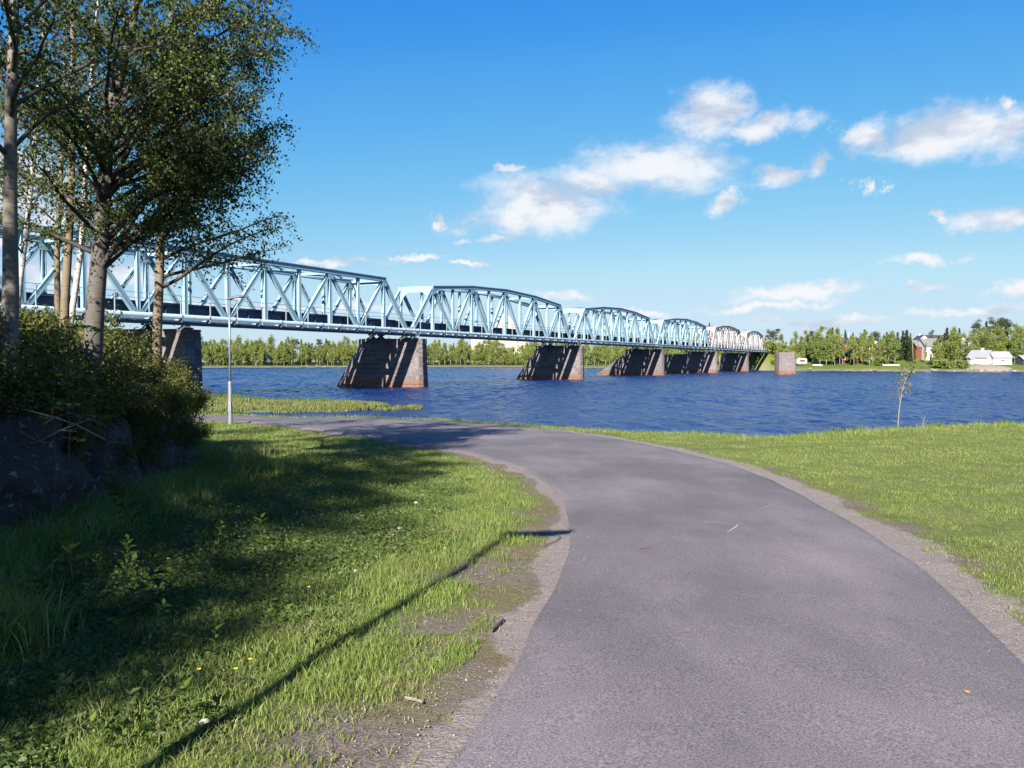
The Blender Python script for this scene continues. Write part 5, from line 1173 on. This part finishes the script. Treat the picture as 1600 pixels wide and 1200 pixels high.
house(1450, 46, 6.0, 7, 5.0, 2.8, .05, 'white_paint', 'grey_roof', 'white two-storey house next to the red two-storey house', [('f', -.8, 3.4, .9, .9), ('f', 1.2, 1.4, 1.0, 1.2), ('f', 1.4, 3.4, .9, .9)], (-2.0, .35), ('f', -1.0, 1.0, 2.0))
house(1438, 120, 12, 9, 4.6, 4.0, 1.35, 'white_paint', 'dark_roof', 'white house with black gabled roof highest on the hill', [('l', 0, 2.6, 1.4, 1.2)], (2.5, .4), zoff=-1.8)
house(1456, 122, 10, 9, 4.0, 3.4, .1, 'white_paint', 'dark_roof', 'long black-roofed house beside the highest white house', [('f', -2, 2, 1.2, 1.2), ('f', 2, 2, 1.2, 1.2)], zoff=-.6)
house(1504, 70, 7, 7, 3.4, 2.4, .3, 'cream_paint', 'pale_roof', 'cream house with pale blue roof deep between the spruces', [('f', -1.5, 2, 1.1, 1.1), ('f', 1.5, 2, 1.1, 1.1)], (0, .4))
house(1533, 26, 6.8, 5.2, 2.3, 2.3, -1.05, 'white_paint', 'pale_roof', 'white boathouse gable with chimney and dark double door', [], (.4, .38), ('l', 0, 2.2, 2.2), cat='boathouse', name='boathouse')
house(1560, 24, 6.6, 4.6, 2.4, 1.9, .05, 'white_paint', 'pale_roof', 'low white boathouse wing with grey metal roof', [('f', 0, 1.2, 1.6, .35)], cat='boathouse', name='boathouse')
house(1517, 24, 1.4, 1.4, 1.9, .35, .1, 'white_paint', 'pale_roof', 'tiny white shed standing apart from the boathouse', cat='shed', name='shed')
house(1602, 22, 4.5, 4, 1.9, 1.2, .1, 'dark_roof', 'pale_roof', 'small dark shed with pale roof at the picture edge', cat='shed', name='shed')
house(345, 70, 9, 7, 2.8, 2.0, .2, 'white_paint', 'grey_roof', 'white cottage hidden among the far wood birches', [('f', -2, 1.5, 1.1, 1.1), ('f', 2, 1.5, 1.1, 1.1)])
# cream church behind the far wood
CY = 610.0; CX = (782 - 800) / F * CY; cz = h0(CX, CY)
cr = thing('church', (CX, CY, cz), 'large cream church rising behind the far wood, seen through the truss', 'church')
def cp(nm, mat, mb, par): return put(nm, mb.mesh(nm), mat, par)
mb = MB(); mb.box((-21, -8, -2), (20, 8, 19)); nave = cp('nave_wall', 'cream_paint', mb, cr)
for k in range(6):
    mb = MB(); u = -17 + k * 6.6; mb.box((u - .9, -8.12, 4), (u + .9, -8.004, 13)); f = cp('window', 'white_paint', mb, cr); mb = MB(); mb.box((u - .6, -8.2, 4.4), (u + .6, -8.125, 12.6)); cp('pane', 'window_glass', mb, f)
mb = MB(); mb.add([(-21.6, -8.6, 19.02), (20.6, -8.6, 19.02), (20.6, 8.6, 19.02), (-21.6, 8.6, 19.02), (-14, 0, 23), (13, 0, 23)], [(0, 1, 5, 4), (1, 2, 5), (2, 3, 4, 5), (3, 0, 4), (3, 2, 1, 0)]); cp('roof', 'pale_roof', mb, cr)
mb = MB(); mb.add([(-5.5, -9.5, -2), (12.5, -9.5, -2), (12.5, -7, -2), (-5.5, -7, -2), (-5.5, -9.5, 25), (12.5, -9.5, 25), (12.5, -7, 25), (-5.5, -7, 25), (3.5, -9.5, 37), (3.5, -7, 37)], [(0, 1, 5, 8, 4), (2, 3, 7, 9, 6), (1, 2, 6, 9, 8, 5), (3, 0, 4, 8, 9, 7)]); g_ = cp('gable_front', 'cream_paint', mb, cr)
mb = MB(); mb.box((2.5, -9.6, 20), (4.5, -9.504, 27)); cp('window', 'window_glass', mb, g_)
# caravan, poles, fence, rocks, boat
Y = depth_at(1252, 17); X = (1252 - 800) / F * Y; cv = thing('caravan', (X, Y, h0(X, Y)), 'small white caravan with a red panel parked near the water', 'caravan', None, .15)
def bev(lo, hi, w=.18):
    bm = bmesh.new(); bmesh.ops.create_cube(bm, size=1); 
    for v in bm.verts: v.co = Vector([lo[i] + (v.co[i] + .5) * (hi[i] - lo[i]) for i in range(3)])
    bmesh.ops.bevel(bm, geom=bm.edges[:], offset=w, segments=3, affect='EDGES'); m = bpy.data.meshes.new('body'); bm.to_mesh(m); bm.free(); return m
put('body', bev((-2.0, -1.0, .45), (1.9, 1.0, 2.7), .3), 'white_paint', cv)
mb = MB(); mb.box((-1.1, -1.03, 1.35), (.9, -1.004, 2.2)); put('red_panel', mb.mesh('red_panel'), 'red_paint', cv)
mb = MB(); mb.box((1.0, -1.03, .75), (1.6, -1.004, 2.2)); put('door', mb.mesh('door'), 'white_paint', cv)
mb = MB(); mb.tube([(0, -.95, .35), (0, -.75, .35)], .35, 14); put('wheel', mb.mesh('wheel'), 'dark_roof', cv)
mb = MB(); mb.beam((1.8, 0, .5), (2.9, 0, .45), .08, .08, (0, 0, 1)); put('drawbar', mb.mesh('drawbar'), 'dark_roof', cv)
def pole(px, dd, ytop, lab, rad, mat, name, cat, cross=False, lean=0.0):
    Y = depth_at(px, dd); X = (px - 800) / F * Y; z = h0(X, Y); top = EYE + (HOR - ytop) / F * Y; r = thing(name, (X, Y, z), lab, cat, None); mb = MB(); mb.tube([(0, 0, -.3), (lean, 0, top - z)], [rad, rad * .7], 8); put('mast', mb.mesh('mast', (0, 0, 0), True), mat, r)
    if cross: mb = MB(); mb.beam((lean - .9, 0, top - z - .5), (lean + .9, 0, top - z - .5), .1, .1, (0, 0, 1)); put('crossarm', mb.mesh('crossarm'), mat, r)
    else: mb = MB(); mb.tube([(lean, 0, top - z), (lean, 0, top - z + .12), (lean, 0, top - z + .2)], [.09, .11, .02], 8); put('finial', mb.mesh('finial'), mat, r)
pole(1326, 54, 520, 'white flagpole in front of the orange red house', .09, 'white_paint', 'flagpole', 'flagpole')
pole(1427, 22, 523, 'tall wooden utility pole left of the red and white houses', .17, 'pole_wood', 'utility_pole', 'utility pole', True, -.6)
pole(1341, 40, 534, 'wooden utility pole with crossarm behind the red house', .14, 'pole_wood', 'utility_pole', 'utility pole', True)
pole(1198, 40, 528, 'pale signal mast by the track at the far bridge end', .10, 'white_paint', 'signal_mast', 'mast')
# low white wall or fence by the water
Y = depth_at(1392, 14); X = (1392 - 800) / F * Y; fr = thing('low_fence', (X, Y, h0(X, Y)), 'low white board fence along the waterside lawn', 'fence', None, .08)
for k in range(7): mb = MB(); mb.box((-3.0 + k - .05, -.05, 0), (-3.0 + k + .05, .05, .75)); put('post', mb.mesh('post'), 'white_paint', fr)
for z in (.25, .52): mb = MB(); mb.box((-3.1, -.09, z), (3.1, -.055, z + .18)); put('rail', mb.mesh('rail'), 'white_paint', fr)
# jetty debris and shore rocks
def shore_rock(px, dd, s, lab, mat='concrete'):
    Y = depth_at(px, dd); X = (px - 800) / F * Y; bm = bmesh.new(); bmesh.ops.create_icosphere(bm, subdivisions=2, radius=1); o_ = R.random() * 40
    for v in bm.verts: v.co *= 1 + .35 * mnoise.noise(v.co * 1.3 + Vector((o_, 0, 0))); v.co.z *= .6
    m = bpy.data.meshes.new('shore_rock'); bm.to_mesh(m); bm.free(); o = put('shore_rock', m, mat); o.location = (X, Y, h0(X, Y) + .1); o.scale = (s,) * 3; tag(o, lab, 'rock', 'rocks at the far waterline')
for px in (1456, 1459, 1463, 1512, 1518, 1525, 1533, 1541, 1550, 1560, 1572, 1585, 1266, 1361, 1368, 1490): shore_rock(px, R.uniform(-1, 2.5), R.uniform(.35, .9), 'pale rock at the far waterline below the houses')
for px in (480, 495, 508, 522, 538, 550, 560): shore_rock(px, R.uniform(0, 4), R.uniform(.4, .9), 'pale rock on the far beach before the wood')
# sandy launching ramp below the boathouse
Y = depth_at(1542, 9); X = (1542 - 800) / F * Y; bm = bmesh.new(); bmesh.ops.create_grid(bm, x_segments=26, y_segments=20, size=1)
for v in bm.verts:
    u, w_ = v.co.x, v.co.y; e = max(0, 1 - (u * u + w_ * w_)); v.co = Vector((u * 7.5, w_ * 8.5, 0)); v.co.z = h0(X + v.co.x, Y + v.co.y) - h0(X, Y) - .25 + 1.1 * e ** .7 * (1 + .25 * mnoise.noise(Vector((u * 3, w_ * 3, 0))))
m = bpy.data.meshes.new('sand_ramp'); bm.to_mesh(m); bm.free(); m.polygons.foreach_set('use_smooth', [True] * len(m.polygons)); o = put('sand_ramp', m, 'sand_heap'); o.location = (X, Y, h0(X, Y)); tag(o, kind='structure')
# upturned rowing boat under the birches
Y = depth_at(1277, 15); X = (1277 - 800) / F * Y; bt = thing('rowing_boat', (X, Y, h0(X, Y)), 'pale upturned rowing boat on the grass right of the caravan', 'boat', None, .2)
mb = MB(); L = []
for i in range(9):
    u = i / 8; a = -2.0 + 4.0 * u; w_ = .75 * math.sin(math.pi * (.06 + .88 * u)) ** .6; k = len(mb.v); L.append(k)
    for j in range(7): q = math.pi * j / 6; mb.v.append((a, -w_ * math.cos(q), .06 + .55 * math.sin(q) * (.7 + .3 * w_)))
for a, b in zip(L[:-1], L[1:]):
    for j in range(6): mb.f.append((a + j, a + j + 1, b + j + 1, b + j))
put('hull', mb.mesh('hull', (0, 0, 0), True), 'white_paint', bt); mb = MB(); mb.beam((-1.9, 0, .62), (1.9, 0, .62), .06, .08, (0, 1, 0)); put('keel', mb.mesh('keel'), 'pole_wood', bt)
